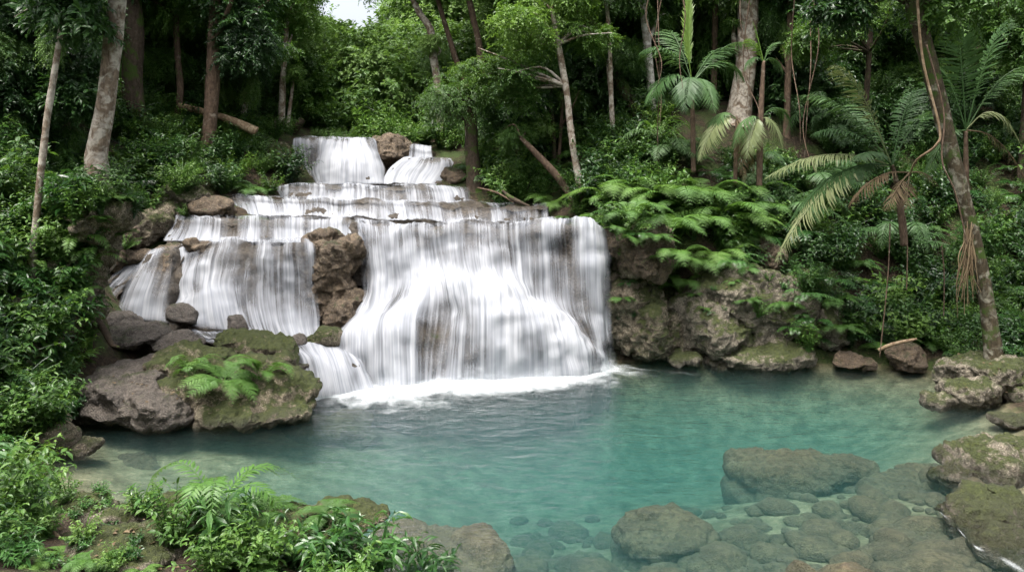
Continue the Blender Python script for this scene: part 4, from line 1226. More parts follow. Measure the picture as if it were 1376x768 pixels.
def sample_surface(n, box, plants, sc, seed, ymin=8.0, ymax=40.0, zmin=.12, steep=-.2):
    """plants rooted on whatever rock or soil lies in that part of the view"""
    rg = np.random.default_rng(seed)
    names, wts = zip(*plants)
    wts = np.array(wts) / sum(wts)
    out = []
    for _ in range(n * 5):
        if len(out) >= n: break
        px, py = rg.uniform(box[0], box[2]), rg.uniform(box[1], box[3])
        d = Vector(P(px, py, 1.0) - np.array([0, 0, CH]))
        l, nn, _i, _d = BVH.ray_cast(Vector((0, 0, CH)) + d * ymin, d.normalized(), 120)
        if l is None or l[1] > ymax or l[2] < zmin or nn[2] < steep: continue
        s = rg.uniform(*sc)
        out.append((names[rg.choice(len(names), p=wts)], np.array(l) - np.array([0, 0, .04]), rg.uniform(0, 6.28), rg.uniform(-.35, .35), s))
    return out


S_, Fn = SHRUB, FERN
BACK_SHADE = []  # unseen forest crowns behind the camera, added to shade the front of the falls
_rb = np.random.default_rng(77)
for _ in range(46):
    a_ = _rb.uniform(math.radians(95), math.radians(445 - 180)) + math.pi / 2
    r_ = _rb.uniform(9, 18)
    BACK_SHADE.append((CROWN[_rb.choice(['round', 'layer', 'dark'])], np.array([math.cos(a_) * r_ * 1.2, math.sin(a_) * r_ * .7 - 2, _rb.uniform(4, 10)]), _rb.uniform(0, 6), 0.0, _rb.uniform(.8, 1.3)))

stuff('forest', 'dense green forest rising up both sides of the valley behind the falls, plus unseen crowns added as shade behind the camera',
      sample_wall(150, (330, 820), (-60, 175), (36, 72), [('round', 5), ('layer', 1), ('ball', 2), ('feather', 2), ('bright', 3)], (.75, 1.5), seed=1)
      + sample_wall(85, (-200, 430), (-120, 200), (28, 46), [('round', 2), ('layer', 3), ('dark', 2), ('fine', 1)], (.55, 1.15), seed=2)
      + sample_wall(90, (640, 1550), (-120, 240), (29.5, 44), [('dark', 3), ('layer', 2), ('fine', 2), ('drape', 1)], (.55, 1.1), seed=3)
      + BACK_SHADE)
stuff('undergrowth', 'leafy undergrowth covering the steep left bank',
      sample_ground(330, (-260, 430), (12.0, 34), [(S_['broad'], 3), (S_['dark'], 3), (S_['small'], 2), (S_['lance'], 2), (Fn['simple'], 1.5), (Fn['low'], 1)], (.6, 1.5), 5)
      + sample_wall(50, (170, 350), (-40, 230), (28.8, 34), [('dark', 3), ('fine', 2), ('big', 2), ('drape', 1)], (.28, .6), seed=6, minh=.4, maxh=5)
      + sample_wall(46, (-200, 150), (-60, 230), (20.5, 26), [('dark', 3), ('fine', 2), ('big', 2), ('drape', 1)], (.3, .6), seed=16, minh=.4, maxh=7)
      + sample_surface(120, (-60, 235, 125, 580), [(S_['broad'], 2), (S_['lance'], 4), (S_['dark'], 2), (Fn['feather'], 1.5), (Fn['low'], 1.2), (S_['bright'], .6)], (.45, 1.0), 51, ymax=24)
      + sample_surface(34, (70, 248, 180, 340), [(S_['broad'], 2), (S_['lance'], 2), (S_['small'], 2), (Fn['low'], 2)], (.4, .75), 63, ymax=24)
      + sample_surface(170, (140, 60, 392, 262), [(S_['broad'], 2), (S_['small'], 2), (S_['dark'], 2), (Fn['simple'], 2), (Fn['low'], 2), (S_['bright'], 1)], (.6, 1.3), 52))
stuff('undergrowth', 'low leafy growth on the valley floor behind the topmost lip',
      sample_ground(150, (330, 720), (30.8, 42), [(S_['broad'], 3), (S_['small'], 3), (S_['bright'], 2), (Fn['low'], 1)], (.8, 1.9), 25))
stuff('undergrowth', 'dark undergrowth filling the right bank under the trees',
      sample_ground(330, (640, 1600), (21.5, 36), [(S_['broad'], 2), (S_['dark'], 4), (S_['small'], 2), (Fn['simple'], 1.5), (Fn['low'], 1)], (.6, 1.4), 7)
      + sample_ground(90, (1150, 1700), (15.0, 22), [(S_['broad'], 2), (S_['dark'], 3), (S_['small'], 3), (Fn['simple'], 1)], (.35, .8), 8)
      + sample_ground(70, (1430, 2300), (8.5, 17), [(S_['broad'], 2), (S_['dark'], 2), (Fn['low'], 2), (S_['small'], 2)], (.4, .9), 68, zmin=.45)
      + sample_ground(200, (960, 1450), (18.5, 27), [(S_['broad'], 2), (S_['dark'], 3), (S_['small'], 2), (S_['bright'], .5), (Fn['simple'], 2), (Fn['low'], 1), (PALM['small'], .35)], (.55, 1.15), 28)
      + sample_surface(46, (800, 225, 1080, 330), [(S_['broad'], 1), (S_['small'], 1), (S_['bright'], 1.5), (Fn['low'], 3), (Fn['arch'], 2)], (.6, 1.1), 53)
      + sample_surface(44, (815, 300, 1090, 430), [(S_['broad'], 1), (S_['small'], 2), (Fn['low'], 2), (Fn['simple'], 2), (S_['herb'], 3)], (.3, .65), 57, ymin=17, steep=.15)
      + sample_surface(60, (1080, 330, 1376, 480), [(S_['broad'], 2), (S_['dark'], 3), (Fn['simple'], 2), (S_['herb'], 2)], (.4, .8), 54)
      + sample_surface(170, (625, 90, 900, 280), [(S_['broad'], 2), (S_['small'], 2), (S_['dark'], 2), (S_['bright'], 1), (Fn['simple'], 1), (Fn['low'], 2)], (.6, 1.4), 56, ymin=22)
      + sample_ground(16, (700, 1500), (24, 30), [(PALM['tuft'], 1), (PALM['small'], 1)], (.7, 1.1), 38)
      + sample_wall(60, (660, 1500), (-40, 260), (27.5, 32), [('dark', 3), ('fine', 2), ('drape', 3), ('bright', 1)], (.3, .62), seed=9, minh=.4, maxh=6))

# ------------------------------------------------------------------ trees one can tell apart
DBG = False


def tree(label, path, w, crowns=(), bark='bark_brown', name='tree', cat='tree', group=None, rough=.16, flare=1.5, limbs=1, stop=False):
    """path: (px, py, Y) from top to base; w: width in px at each point; crowns: (px, py, Y, kind, scale)"""
    h = hit(path[-1][0], path[-1][1], 11)
    if h is not None and .8 < h[1] / path[-1][2] < 1.34 and not stop:
        k = h[1] / path[-1][2]
        path = [(a_, b_, c_ * k) for a_, b_, c_ in path]
        crowns = [(a_, b_, c_ * k, d_, e_ * k) for a_, b_, c_, d_, e_ in crowns]
    if h is not None and abs(h[1] - path[-1][2]) < .3: stop = True
    if DBG: print('TREE', label[:40], path[-1], None if h is None else round(h[1], 1))
    pts = [P(*p) for p in path]
    rad = [ww / 2 / F * p[2] for ww, p in zip(w, path)]
    b = pts[-1].copy()
    g = tz1(b[0], b[1])
    if b[2] > g and not stop:
        d = pts[-1] - pts[-2]; d = d / max(.2, -d[2])
        b2 = b + d * min(1, .5) * (b[2] - g); b2[2] = g - .15
        pts.append(b2); rad.append(rad[-1] * flare)
    if stop:
        d = nrmz(pts[-1] - pts[-2]); pts.append(pts[-1] + d * .35); rad.append(rad[-1] * flare)
    base = pts[-1]
    root = empty(name, base, label, cat, group)
    bag = Bag()
    sd = int(abs(path[0][0] * 7 + path[0][1])) % 997
    tube(bag, np.array(pts) - base, rad, sides=12, n=len(pts) * 9, rough=rough, seed=sd)
    rg = np.random.default_rng(sd)
    top = pts[0]
    for (cx, cy, cY, kind, s) in crowns:
        c = P(cx, cy, cY)
        best = min(pts[:-1], key=lambda q: np.linalg.norm(q - c) + (2 if q[2] > c[2] else 0))
        r0 = rad[[i for i, q in enumerate(pts) if q is best][0]]
        for k in range(limbs + 1):
            e = c + rg.normal(size=3) * np.array([1, 1, .6]) * s * 1.0
            m = (best + e) / 2 + rg.normal(size=3) * .15 + np.array([0, 0, .15])
            tube(bag, np.array([best, m, e]) - base, [r0 * .55, r0 * .35, r0 * .12], sides=6, n=10, rough=.1, seed=k)
    t = bag.mesh('trunk', MT[bark], True)
    link('trunk', t, None, root)
    for (cx, cy, cY, kind, s) in crowns:
        o = link('crown', CROWN[kind], None, root, P(cx, cy, cY) - base)
        o.scale = (s, s, s); o.rotation_euler = (rg.uniform(-.2, .2), rg.uniform(-.2, .2), rg.uniform(0, 6.28))
    return root


# left bank
tree('stout pale trunk with lichen patches and a swollen foot, nearest on the left bank', [(170, -70, 16.8), (158, 0, 16.8), (148, 95, 16.8), (141, 150, 16.8), (130, 205, 16.8), (131, 232, 16.8), (131, 255, 16.8)], [21, 22, 23, 24, 27, 32, 42],
     [(200, -150, 16.5, 'dark', .75), (90, -100, 16, 'big', .8)], 'bark_pale', stop=True)
tree('slender grey sapling in front of the mossy root bank', [(82, 40, 16), (72, 105, 16), (62, 170, 16), (50, 280, 16), (44, 352, 16)], [7, 8, 9, 9, 11], [(90, 15, 16.2, 'big', .6)], 'bark_pale')
tree('slim grey stem second from the left margin, rising into big dark leaves', [(50, 20, 19), (42, 90, 19), (34, 140, 19), (24, 195, 19)], [9, 9, 10, 11], [(40, -10, 19, 'big', .9)], 'bark_brown')
tree('dark slim stem at the very left margin', [(22, 30, 20), (14, 100, 20), (4, 190, 20)], [11, 12, 14], [(10, -10, 20, 'dark', .6)], 'bark_dark')
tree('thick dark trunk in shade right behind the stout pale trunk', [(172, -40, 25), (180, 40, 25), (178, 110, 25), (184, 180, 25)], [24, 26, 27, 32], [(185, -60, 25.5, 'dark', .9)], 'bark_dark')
tree('thin brown trunk standing between the dark trunk and the reddish one', [(236, 20, 23), (239, 80, 23), (242, 120, 23), (238, 162, 23)], [7, 8, 9, 10], [(240, 0, 23, 'fine', .6), (222, 85, 23.4, 'fine', .35)], 'bark_brown')
tree('straight reddish brown trunk above the grey boulder on the left', [(291, -30, 25), (288, 60, 25), (284, 140, 25), (278, 208, 25)], [16, 17, 19, 22], [(310, -10, 25, 'dark', .72), (330, 60, 25.3, 'dark', .5)], 'bark_brown')
tree('short leaning tan trunk beside the fallen log', [(338, 95, 29), (332, 130, 29), (322, 168, 29)], [7, 8, 10], [(345, 70, 29, 'layer', .5)], 'bark_pale')
tree('tall thin straight trunk left of the topmost cascade', [(386, 20, 33), (383, 70, 33), (380, 110, 33), (378, 172, 33)], [6, 7, 8, 10], [(392, 0, 33, 'layer', .7), (375, 60, 33.6, 'layer', .4)], 'bark_pale')
tree('thin pole beside the tall straight trunk near the topmost cascade', [(394, 110, 33.2), (390, 140, 33.2), (386, 176, 33.2)], [4, 4.5, 5], [(396, 100, 33.2, 'layer', .22)], 'bark_pale')
# centre, upstream
tree('leaning pale trunk wearing a clump of ferns, centre of the far forest', [(548, -20, 34), (562, 15, 34), (578, 40, 34), (582, 75, 34), (588, 112, 34)], [8, 9, 10, 11, 10], [(540, -50, 34, 'bright', .8), (578, 58, 33.8, 'ball', .24)], 'bark_pale')
tree('leaning thin trunk right of the fern clad one', [(588, 0, 34.5), (602, 45, 34.5), (612, 78, 34.5), (626, 112, 34.5)], [6, 7, 8, 9], [(585, -40, 34.5, 'bright', .7)], 'bark_brown')
tree('straight dark trunk just left of the light green tree', [(628, -10, 34), (636, 25, 34), (645, 70, 34)], [8, 9, 10], [(640, -60, 34, 'round', .8)], 'bark_brown')
tree('dark broken trunk under an umbrella of fine leaves beside the upper falls', [(626, 120, 27), (632, 160, 27), (634, 205, 27), (638, 250, 27)], [16, 16, 17, 22], [(615, 128, 27, 'fine', .55), (648, 115, 27.3, 'bright', .4), (590, 140, 27.4, 'fine', .3)], 'bark_dark')
tree('tree with a rounded dense crown standing highest on the far slope', [(530, 60, 58), (530, 110, 58), (530, 150, 58)], [7, 8, 9], [(530, 62, 58, 'ball', 1.15)], 'bark_dark')
tree('grey green tree with drooping feathery crown above the topmost lip', [(505, 130, 44), (503, 160, 44), (500, 185, 44)], [5, 6, 8], [(508, 128, 44, 'feather', 1.25), (530, 150, 43, 'feather', .8)], 'bark_dark')
tree('rusty brown tree with thin drooping foliage left of the feathery one', [(462, 130, 45), (458, 160, 45), (456, 185, 45)], [5, 6, 7], [(466, 135, 45, 'rust', .9), (450, 155, 44.5, 'rust', .5)], 'bark_brown')
tree('yellow green tree lit from above on the far right slope', [(560, 40, 52), (562, 100, 52), (560, 150, 52)], [6, 7, 8], [(572, 30, 52, 'bright', 1.4), (590, 90, 51, 'bright', 1.0)], 'bark_brown')
tree('dark green tree closing the valley on the left below the sky', [(425, 60, 50), (428, 120, 50), (430, 170, 50)], [8, 9, 10], [(410, 70, 50, 'round', 1.3), (425, 130, 49, 'dark', 1.0)], 'bark_dark')
# centre right
tree('light leaved tree with a winding lichened trunk right of the falls', [(742, 15, 23), (750, 60, 23), (760, 115, 23), (766, 165, 23), (772, 210, 23), (783, 268, 23)], [6, 8, 9, 9, 9, 11],
     [(690, 30, 22.8, 'bright', .55), (745, -15, 23, 'bright', .6), (655, 85, 23, 'bright', .42), (800, 40, 23, 'bright', .4), (700, 110, 23.4, 'layer', .42)], 'bark_pale', limbs=2)
tree('crooked trunk leaning to the left at the foot of the winding one', [(700, 185, 24), (722, 208, 24), (748, 236, 24), (772, 270, 24)], [6, 9, 10, 12], [(690, 180, 24.4, 'fine', .3)], 'bark_brown')
tree('dark brown trunk slanting steeply across the jungle', [(750, -30, 23), (775, 8, 23), (802, 46, 23), (826, 96, 23), (862, 162, 23)], [12, 14, 15, 16, 19], [(735, -50, 23, 'layer', .7)], 'bark_dark')
tree('whitish straight trunk right of the slanting dark one', [(860, -40, 23), (864, 10, 23), (870, 60, 23), (878, 155, 23)], [9, 10, 11, 12], [(860, -70, 23, 'layer', .8), (890, 25, 23.6, 'bright', .35)], 'bark_white')
tree('slim pale trunk half hidden behind the slanting dark one', [(815, 0, 27), (819, 60, 27), (822, 150, 27), (826, 210, 27)], [6, 6, 7, 8], [(820, -20, 27, 'fine', .6), (835, 70, 27.5, 'fine', .4)], 'bark_pale')
tree('thin dark stem between the broken trunk and the winding trunk', [(736, 100, 26), (742, 160, 26), (746, 225, 26)], [5, 6, 6], [(730, 95, 26, 'fine', .4)], 'bark_dark')
tree('thin pale stem close to the winding trunk, beneath its crown', [(756, 120, 26.5), (754, 170, 26.5), (750, 225, 26.5)], [4, 5, 5], [(770, 130, 26.8, 'fine', .35)], 'bark_brown')
tree('gnarled root stem dropping beside the brown boulder at the upper falls', [(626, 170, 26.2), (630, 210, 26.2), (634, 252, 26.2)], [4, 4, 5], [], 'bark_pale', limbs=0)
tree('dark tree with a small dense crown above the ferny rocks', [(690, 150, 27), (695, 190, 27), (700, 235, 27)], [7, 8, 9], [(690, 150, 27, 'dark', .42), (720, 175, 27, 'layer', .32)], 'bark_dark')
# right
tree('thin brown trunk behind the upright young palm frond', [(962, -40, 28), (961, 20, 28), (960, 85, 28), (958, 140, 28)], [7, 8, 8, 9], [(965, -60, 28, 'dark', .7)], 'bark_brown')
tree('thick pale trunk draped in creepers behind the palms', [(1004, -40, 28), (1005, 20, 28), (1002, 90, 28), (992, 160, 28)], [24, 25, 26, 34], [(1000, -70, 28, 'layer', .9), (1030, 20, 28, 'drape', .42), (985, 30, 28, 'bright', .22)], 'bark_pale')
tree('thin trunk wrapped in vines right of the palm trunk', [(1062, 0, 26), (1059, 100, 26), (1057, 182, 26)], [7, 8, 10], [(1065, -20, 26, 'dark', .6), (1062, 60, 26.2, 'drape', .3)], 'bark_brown')
tree('leaning dark trunk with lichen and clinging lianas on the right shore', [(1212, -40, 18), (1228, 10, 18), (1246, 75, 18), (1265, 150, 18), (1281, 215, 18), (1303, 300, 18), (1318, 360, 18), (1328, 418, 18), (1336, 485, 18)], [21, 21, 22, 22, 20, 18, 18, 20, 26],
     [(1200, -80, 18, 'big', .9), (1130, 10, 18.4, 'big', .55), (1290, -30, 18, 'layer', .6)], 'bark_moss', stop=True)
tree('tree with broad pale green leaves hanging over the palms at upper right', [(1175, -60, 20), (1172, 0, 20.5), (1168, 70, 21), (1160, 200, 21.5)], [6, 6, 7, 8], [(1120, 30, 19.8, 'bright', .42), (1165, 5, 19.6, 'bright', .4), (1095, 55, 20.4, 'bright', .3)], 'bark_dark')
tree('dark tree at the right margin with small glossy leaves', [(1385, -20, 19), (1380, 100, 19), (1372, 250, 19)], [8, 9, 11], [(1350, 10, 19, 'layer', .5), (1380, 60, 19, 'layer', .45)], 'bark_dark')

# ------------------------------------------------------------------ palms


def palm(label, base, trunk, fronds, crown=None, tw=7, mat='palm', cat='palm', group=None):
    """trunk: px path top to base or None; fronds: (tip px, py, Y, lift px, leaflet m, pairs, mat, keep)"""
    b = P(*base)
    root = empty('palm', b, label, cat, group)
    c = c0 = P(*crown) if crown else b
    if trunk:
        bag = Bag()
        tube(bag, np.array([P(*p) for p in trunk]) - b, [tw / 2 / F * p[2] * (.55 + .45 * min(1, q_ / max(1, len(trunk) - 1) * 1.6)) for q_, p in enumerate(trunk)], sides=10, n=24, rough=.12, seed=4)
        link('trunk', bag.mesh('trunk', MT['bark_brown'], True), None, root)
    for i, f in enumerate(fronds):
        tx, ty, tY, lift, ll, pairs = f[:6]
        m = f[6] if len(f) > 6 else mat
        keep = f[7] if len(f) > 7 else .97
        tip = P(tx, ty, tY)
        c = P(*f[8]) if len(f) > 8 else c0
        mid = c * .45 + tip * .55 + np.array([0, 0, lift / F * tY])
        bag = Bag()
        pinnate(bag, c - b, mid - b, tip - b, int(pairs * 1.2), ll * 1.12, .085, rg=np.random.default_rng(int(tx + ty)), tone=.55, rach=.022, droop=.42, keep=keep, start=.2, ang=(.6, 1.05))
        link('frond', bag.mesh('frond', MT[m]), None, root)
    return root


palm('tall palm with one upright bright young frond among arching ones', (932, 232, 24.5), [(930, 112, 24.5), (931, 170, 24.5), (932, 232, 24.5)],
     [(862, 70, 24, 45, .75, 44), (868, 140, 23.6, 50, .75, 40), (1000, 110, 24.8, 55, .7, 40), (985, 70, 25.5, 40, .7, 40), (895, 40, 25.6, 30, .7, 40), (920, 150, 22.6, 50, .7, 36), (960, 150, 23, 45, .65, 36), (1010, 60, 25.5, 40, .6, 36)], (930, 112, 24.5), 7)
y = bpy.data.objects['palm']
_b = Bag(); pinnate(_b, P(930, 112, 24.5) - P(932, 232, 24.5), P(920, 60, 24.4) - P(932, 232, 24.5), P(928, -15, 24.3) - P(932, 232, 24.5), 46, .55, .14, rg=np.random.default_rng(2), tone=.9, droop=-.5, ang=(.35, .5), start=.25, up0=(0, -1, .2), rach=.02)
fr = link('frond', _b.mesh('frond', MT['leaf_bright']), None, y); fr['label'] = 'upright bright green young frond'
palm('slim palm with drooping grey green fronds below a bare trunk', (1022, 262, 23.5), [(1026, 82, 23.5), (1024, 120, 23.5), (1022, 165, 23.5), (1020, 262, 23.5)],
     [(1004, 212, 22.8, 34, .62, 38, 'palm_grey'), (1052, 200, 23, 34, .6, 36, 'palm_grey'), (985, 200, 23, 40, .5, 34, 'palm'), (1064, 170, 23.6, 40, .5, 34, 'palm'),
      (1004, 52, 23.4, 10, .34, 26, 'leaf_bright', .97, (1026, 84, 23.5)), (1044, 58, 23.6, 16, .34, 26, 'palm', .97, (1026, 84, 23.5)), (1012, 30, 23.6, 6, .3, 22, 'leaf_bright', .97, (1026, 84, 23.5)), (1000, 96, 23.2, 26, .34, 24, 'palm', .97, (1026, 84, 23.5)), (1052, 100, 23.6, 26, .34, 24, 'palm', .97, (1026, 84, 23.5))], (1022, 160, 23.5), 8)
palm('low palm whose fan of pale fronds hangs behind the ferns', (988, 250, 23.8), [(990, 158, 23.8), (989, 200, 23.8), (988, 250, 23.8)],
     [(940, 215, 23, 50, .72, 42, 'palm_grey'), (950, 180, 23.4, 36, .6, 36, 'palm'), (1012, 235, 24, 24, .5, 30, 'rusty'), (1000, 245, 23.2, 20, .45, 26, 'dry', .8)], (990, 160, 23.8), 6)
palm('wide palm spreading long grey green fronds to the left beside the leaning trunk', (1215, 330, 20.6), [(1199, 222, 20.3), (1208, 265, 20.6), (1215, 330, 20.6)],
     [(1118, 88, 20.2, 55, .62, 42, 'palm_grey'), (1092, 180, 20, 45, .6, 42, 'palm'), (1028, 240, 19.6, 48, .62, 46, 'palm_grey'), (1110, 262, 19.4, 36, .6, 38, 'palm'), (1042, 352, 19, 88, .72, 50, 'palm_grey'),
      (1140, 140, 21.5, 40, .55, 36), (1260, 150, 21.5, 40, .55, 36), (1150, 215, 19, 30, .5, 34, 'palm'), (1070, 130, 20.6, 60, .6, 42, 'palm'), (1060, 300, 19.4, 60, .6, 42, 'palm'), (1230, 120, 20.6, 30, .55, 38, 'palm')], (1198, 222, 20.2), 9)
palm('palm with dark steep fronds at the right margin', (1300, 320, 20.5), [(1298, 176, 20.5), (1298, 250, 20.5), (1300, 320, 20.5)],
     [(1286, 30, 20.3, 30, .7, 44, 'palm'), (1352, 28, 20.3, 40, .7, 44, 'palm'), (1390, 90, 20.3, 50, .6, 40), (1372, 195, 19.8, 70, .6, 40, 'palm_grey'), (1255, 90, 20.8, 40, .55, 38), (1392, 270, 19.6, 60, .55, 36, 'dry'), (1240, 250, 19.8, 50, .5, 34)], (1298, 175, 20.5), 9)
palm('withered palm crown of brown fronds hanging below the lianas', (1222, 300, 19.2), None,
     [(1140, 278, 19, 36, .5, 34, 'dry', .85), (1190, 282, 18.8, 10, .4, 24, 'dry', .7), (1262, 250, 18.9, 16, .4, 24, 'dry', .7), (1218, 280, 18.7, 6, .35, 20, 'dry', .6)], (1222, 232, 19.2), 6)

# lianas and hanging roots on the right
_ln = Bag(); tube(_ln, [P(1232, -10, 17.6), P(1240, 80, 17.6), P(1262, 170, 17.65), P(1258, 195, 17.7), P(1232, 215, 18.2), P(1222, 236, 18.8)], [.035, .03, .03, .03, .028, .02], sides=7, n=50, rough=.1)
tag(link('liana', _ln.mesh('liana', MT['wood_tan'], True)), 'bent tan liana running down the leaning trunk to the withered palm crown', 'liana')
_ln = Bag(); tube(_ln, [P(1245, 60, 17.6), P(1268, 150, 17.6), P(1266, 215, 17.6), P(1284, 260, 17.6), P(1300, 330, 17.65)], [.022, .02, .02, .018, .012], sides=6, n=40, rough=.1)
tag(link('liana', _ln.mesh('liana', MT['bark_brown'], True)), 'thin liana clinging to the lower part of the leaning trunk', 'liana')
for i, (a, b_, lab) in enumerate([((1196, 300, 19.6), (1182, 480, 19.4), 'straight hanging vine left of the leaning trunk, reaching the shore'), ((1265, 330, 20), (1268, 425, 20), 'thin upright pole in the dark behind the hanging roots'), ((1216, 290, 19.3), (1218, 390, 19.3), 'short thin vine hanging from the withered palm crown')]):
    bg_ = Bag(); A_, B_ = P(*a), P(*b_)
    tube(bg_, [A_, A_ * .6 + B_ * .4 + np.array([.05, 0, 0]), B_], [.02, .016, .014], sides=5, n=20, rough=.1)
    tag(link('vine', bg_.mesh('vine', MT['bark_brown'], True)), lab, 'vine')
_hr = Bag(); _rg = np.random.default_rng(3)
for i in range(26):
    a = P(1302 + _rg.uniform(-8, 8), 300 + _rg.uniform(-6, 30), 17.7); b_ = P(1296 + _rg.uniform(-16, 26), 385 + _rg.uniform(-40, 45), 17.6)
    tube(_hr, [a, (a + b_) / 2 + _rg.normal(size=3) * .06, b_], [.012, .012, .004], sides=4, n=8, rnd=_rg.random())
tag(link('dead_frond', _hr.mesh('dead_frond', MT['dry'])), 'shrivelled brown frond hanging in strips from the leaning trunk', 'dead frond')

# fallen logs and sticks
def log(label, pts, w, mat='wood_tan', name='log', cat='log'):
    b = Bag(); tube(b, [P(*p) for p in pts], [x / 2 / F * p[2] for x, p in zip(w, pts)], sides=10, n=26, rough=.2, seed=int(pts[0][0]))
    tag(link(name, b.mesh(name, MT[mat], True)), label, cat)


log('tan fallen log lying across the left slope', [(240, 142, 28), (300, 158, 28), (345, 177, 28.2)], [9, 11, 13])
log('dark broken stump leaning beside the topmost cascade', [(407, 160, 32), (398, 172, 32), (386, 186, 32)], [9, 11, 13], 'bark_dark', 'stump', 'stump')
log('pale bent root beside the second step, under the crooked trunk', [(642, 252, 26), (668, 259, 25.6), (690, 272, 25.2)], [1.5, 3, 1], 'bark_brown', 'root', 'root')
log('brown root lying over the rocks right of the second step', [(675, 256, 24.6), (690, 268, 24.4), (712, 277, 24.2)], [3, 7, 2], 'bark_dark', 'root', 'root')
log('thin bare branch leaning over the dark slab on the left', [(155, 355, 18.2), (135, 378, 18), (112, 402, 17.8)], [3, 3, 2], 'bark_pale', 'branch', 'branch')
log('dark twisted root reaching down to the wet boulder', [(120, 420, 17.2), (138, 440, 17), (150, 462, 16.8), (160, 466, 16.6)], [10, 9, 7, 3], 'bark_dark', 'root', 'root')
log('pale stick lying in the foreground leaves at lower left', [(55, 700, 9.6), (80, 724, 9.4), (100, 745, 9.2)], [6, 6, 5], 'wood_tan', 'branch', 'branch')
log('thin dark branch reaching over the water from the left bank', [(0, 598, 13), (40, 612, 13), (78, 632, 13)], [4, 4, 2], 'bark_dark', 'branch', 'branch')
log('curved pale root on the shore litter at right', [(1180, 470, 20.2), (1200, 462, 20.1), (1232, 455, 20)], [4, 5, 3], 'wood_tan', 'root', 'root')
# ------------------------------------------------------------------ ferns and plants one can tell apart


def plant(label, me, px, py, Y, s, name='fern', cat='fern', group=None, on=None, tilt=(0, 0)):
    p = P(px, py, Y)
    h = hit(px, py, max(7, Y * .75))
    if h is not None and Y * .75 < h[1] < Y * 1.3:
        p = h - np.array([0, 0, .03]); s = s * h[1] / Y
    o = link(name, me, None, None, p)
    rg = np.random.default_rng(int(px * 3 + py))
    o.scale = (s, s, s); o.rotation_euler = (tilt[0], tilt[1], rg.uniform(0, 6.28))
    return tag(o, label, cat, group)


G1 = 'lush ferns crowding the right bank'
LAB = 'lush bright fern in the dense fern bank right of the main fall'
for i, (px, py, Y, s, k) in enumerate([(820, 262, 22.2, 1.15, 'lush'), (850, 285, 21.6, 1.0, 'arch'), (880, 262, 22.2, 1.25, 'lush'), (912, 270, 22.0, 1.3, 'lush'), (945, 262, 22.4, 1.3, 'arch'), (900, 300, 21.5, 1.1, 'lush'),
                                       (930, 305, 21.4, 1.2, 'arch'), (965, 290, 21.8, 1.25, 'lush'), (990, 300, 22, 1.1, 'lush'), (1015, 285, 22.4, 1.1, 'arch'), (850, 250, 23, 1.2, 'lush'), (905, 345, 21.2, 1.0, 'arch'),
                                       (935, 355, 21.2, 1.05, 'lush'), (965, 340, 21.4, 1.0, 'lush'), (915, 380, 21.1, .8, 'arch'), (880, 310, 21.2, .8, 'low'), (1045, 300, 22.4, 1.0, 'simple'), (985, 345, 21.6, .8, 'simple'), (1070, 310, 22.5, 1.1, 'simple'), (1000, 260, 23, 1.2, 'lush')]):
    plant(LAB, FERN[k], px, py + 12, Y, s * 1.3, group=G1)
plant('strap leaved bird nest plant perched at the foot of the whitish trunk', strap_mesh('bird_nest_plant', MT['leaf_mid'], 34, 1.3, .14, 3), 880, 190, 24.5, 1.1, 'bird_nest_plant', 'epiphyte')
plant('bright leafy bush on the lip right of the second step', SHRUB['bright'], 778, 290, 21.8, .75, 'bush', 'bush')
plant('low bright fern at the right end of the main lip', FERN['low'], 762, 294, 21.6, .55)
plant('fern hanging over the brown tufa overhang', FERN['simple'], 860, 318, 20.4, .7)
G2 = 'ferns on the large pale boulder'
for i, (px, py, Y, s, k) in enumerate([(1050, 405, 20.6, .7, 'low'), (1085, 400, 20.6, .8, 'simple'), (1120, 400, 20.6, .85, 'low'), (1150, 410, 20.6, .85, 'simple'), (1095, 430, 20.2, .75, 'simple'), (1130, 438, 20.2, .75, 'low'), (1070, 440, 20.3, .6, 'simple'), (1165, 435, 20.4, .7, 'low'), (1090, 455, 20.1, .6, 'simple'), (1115, 380, 21, .8, 'simple')]):
    plant('dark green fern spilling down the mossy right end of the large pale boulder', FERN[k], px, py + 4, Y, s * 1.25, group=G2)
plant('fern drooping on the face of the moss covered left boulder, nearest the water', FERN['low'], 300, 512, 15.7, 1.25, tilt=(.35, 0))
plant('small fern at the right shoulder of the moss covered left boulder', FERN['arch'], 350, 508, 15.8, .95, tilt=(.3, .2))
plant('small fern at the left side of the moss covered boulder', FERN['feather'], 258, 505, 15.8, .75, tilt=(.3, -.2))
# foreground plants
plant('pale upright fern rising highest from the foreground bank', FERN['feather'], 292, 690, 9.6, 1.0)
plant('green fern left of the mossy rock in the foreground', FERN['low'], 350, 690, 9.8, .8)
plant('dark fern hanging low at the bottom of the foreground clump', FERN['simple'], 330, 725, 9.2, .75)
plant('small lacy fern at the water edge of the foreground bank', FERN['low'], 440, 690, 9.9, .6)
H = SHRUB['lance']
plant('glossy long leaved plant at the bottom centre of the picture', H, 500, 790, 8.9, .85, 'broadleaf_plant', 'plant')
plant('small long leaved plant furthest right on the foreground bank', H, 575, 800, 8.8, .75, 'broadleaf_plant', 'plant')
plant('glossy plant beside the mossy foreground rock', H, 440, 775, 9.1, .85, 'broadleaf_plant', 'plant')
plant('tall broad leaved plant in the middle of the foreground clump', H, 300, 745, 9.3, .95, 'broadleaf_plant', 'plant')
plant('leafy stem leaning over the pale slanting rock', SHRUB['broad'], 235, 735, 9.3, .65, 'broadleaf_plant', 'plant')
plant('low herb between the two grey foreground rocks', SHRUB['herb'], 190, 690, 10, 1.0, 'herb', 'herb')
plant('large leafy bush hanging from the mossy root bank', SHRUB['lance'], 95, 290, 13.6, .95, 'bush', 'bush')
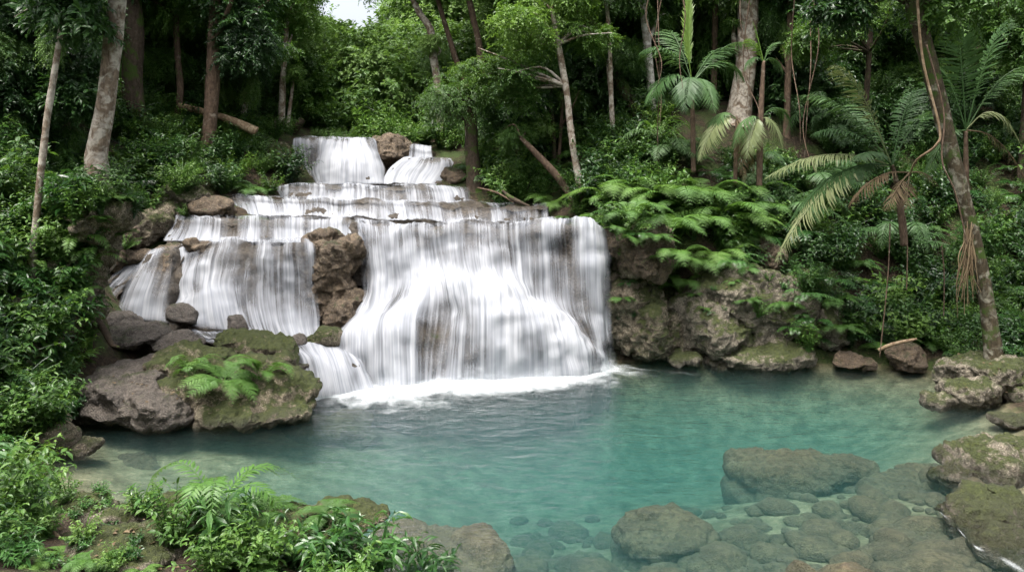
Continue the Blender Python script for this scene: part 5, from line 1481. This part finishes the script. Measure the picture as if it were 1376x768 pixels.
plant('leafy bush under the thin grey sapling', SHRUB['broad'], 60, 470, 12.6, .9, 'bush', 'bush')
stuff('undergrowth', 'mixed leafy ground cover on the near left bank and foreground',
      sample_ground(120, (-350, 130), (8.0, 16.5), [(S_['broad'], 4), (S_['lance'], 3), (S_['bright'], 1), (Fn['simple'], 1)], (.6, 1.15), 15, zmin=.1)
      + sample_ground(60, (-60, 470), (8.3, 10.8), [(S_['herb'], 2), (Fn['low'], 1), (S_['broad'], 2), (S_['lance'], 1.2), (Fn['simple'], 1)], (.4, .75), 16, zmin=.05)
      + sample_surface(34, (20, 660, 190, 768), [(S_['herb'], 4), (Fn['low'], 1), (S_['small'], 1), (S_['bright'], 1)], (.25, .5), 61))


# the trickle that slides off the nearest rock on the right
tr_ = catmull(np.array([P(1262, 697, 11.35), P(1285, 716, 10.85), P(1306, 738, 10.35), P(1330, 752, 10.1), P(1384, 776, 9.6)]), 40); tr_[:, 2] = np.linspace(.05, .012, 40)
tw_ = np.linspace(.03, .16, 40)[:, None, None] * np.linspace(-1, 1, 9)[None, :, None] * np.array([.5, .85, 0])
tg_ = tr_[:, None] + tw_
te_ = (1 - np.abs(np.linspace(-1, 1, 9)))[None] * np.clip(np.sin(np.linspace(0, 23, 40)) * .5 + .6, .15, 1)[:, None] * .5
tag(link('foam', make_mesh('foam', tg_.reshape(-1, 3), [grid_faces(40, 9)], {'edge': te_.ravel()}, uv=np.stack([np.repeat(np.linspace(0, .5, 9)[None], 40, 0).ravel(), np.repeat(np.linspace(0, 3, 40)[:, None], 9, 1).ravel()], 1), smooth=True), FOAM),
    'thin white trickle along the nearest rock on the right shore', None, None, 'stuff')

# fallen leaves on rocks and soil
lb = Bag(); _rg = np.random.default_rng(21)
for box, n in (((150, 505, 265, 555), 26), ((60, 690, 260, 768), 46), ((1090, 455, 1320, 492), 60), ((940, 385, 1060, 450), 18), ((200, 440, 420, 540), 14), ((1250, 480, 1376, 540), 14), ((250, 690, 500, 740), 20)):
    for _ in range(n):
        h_ = hit(_rg.uniform(box[0], box[2]), _rg.uniform(box[1], box[3]))
        if h_ is None or h_[2] < .08: continue
        a_ = _rg.uniform(0, 6.28)
        leaves(lb, (h_ + np.array([0, 0, .012]))[None], np.array([[math.cos(a_), math.sin(a_), .1]]), nrmz(np.array([[0, -.3, 1.0]]) + _rg.normal(size=(1, 3)) * .2), _rg.uniform(.05, .11), .5, LEAF_S, _rg.random(1))
tag(link('fallen_leaves', lb.mesh('fallen_leaves', MT['dry'])), 'dead brown leaves lying on the rocks and soil of the banks', None, None, 'stuff')

# hanging vines in the shade behind the palms
for i in range(9):
    x_, Y_ = _rg.uniform(880, 1210), _rg.uniform(22.5, 26.5)
    t_ = P(x_, _rg.uniform(-60, -10), Y_); e_ = P(x_ + _rg.uniform(-14, 14), _rg.uniform(90, 240), Y_)
    vb = Bag(); tube(vb, [t_, t_ * .6 + e_ * .4 + _rg.normal(size=3) * .25, t_ * .25 + e_ * .75 + _rg.normal(size=3) * .2, e_], [.022, .018, .016, .007], sides=5, n=30, rough=.1)
    tag(link('vine', vb.mesh('vine', MT['bark_brown'], True)), 'thin vine hanging straight down in the shade behind the palms', 'vine', 'vines hanging behind the palms')
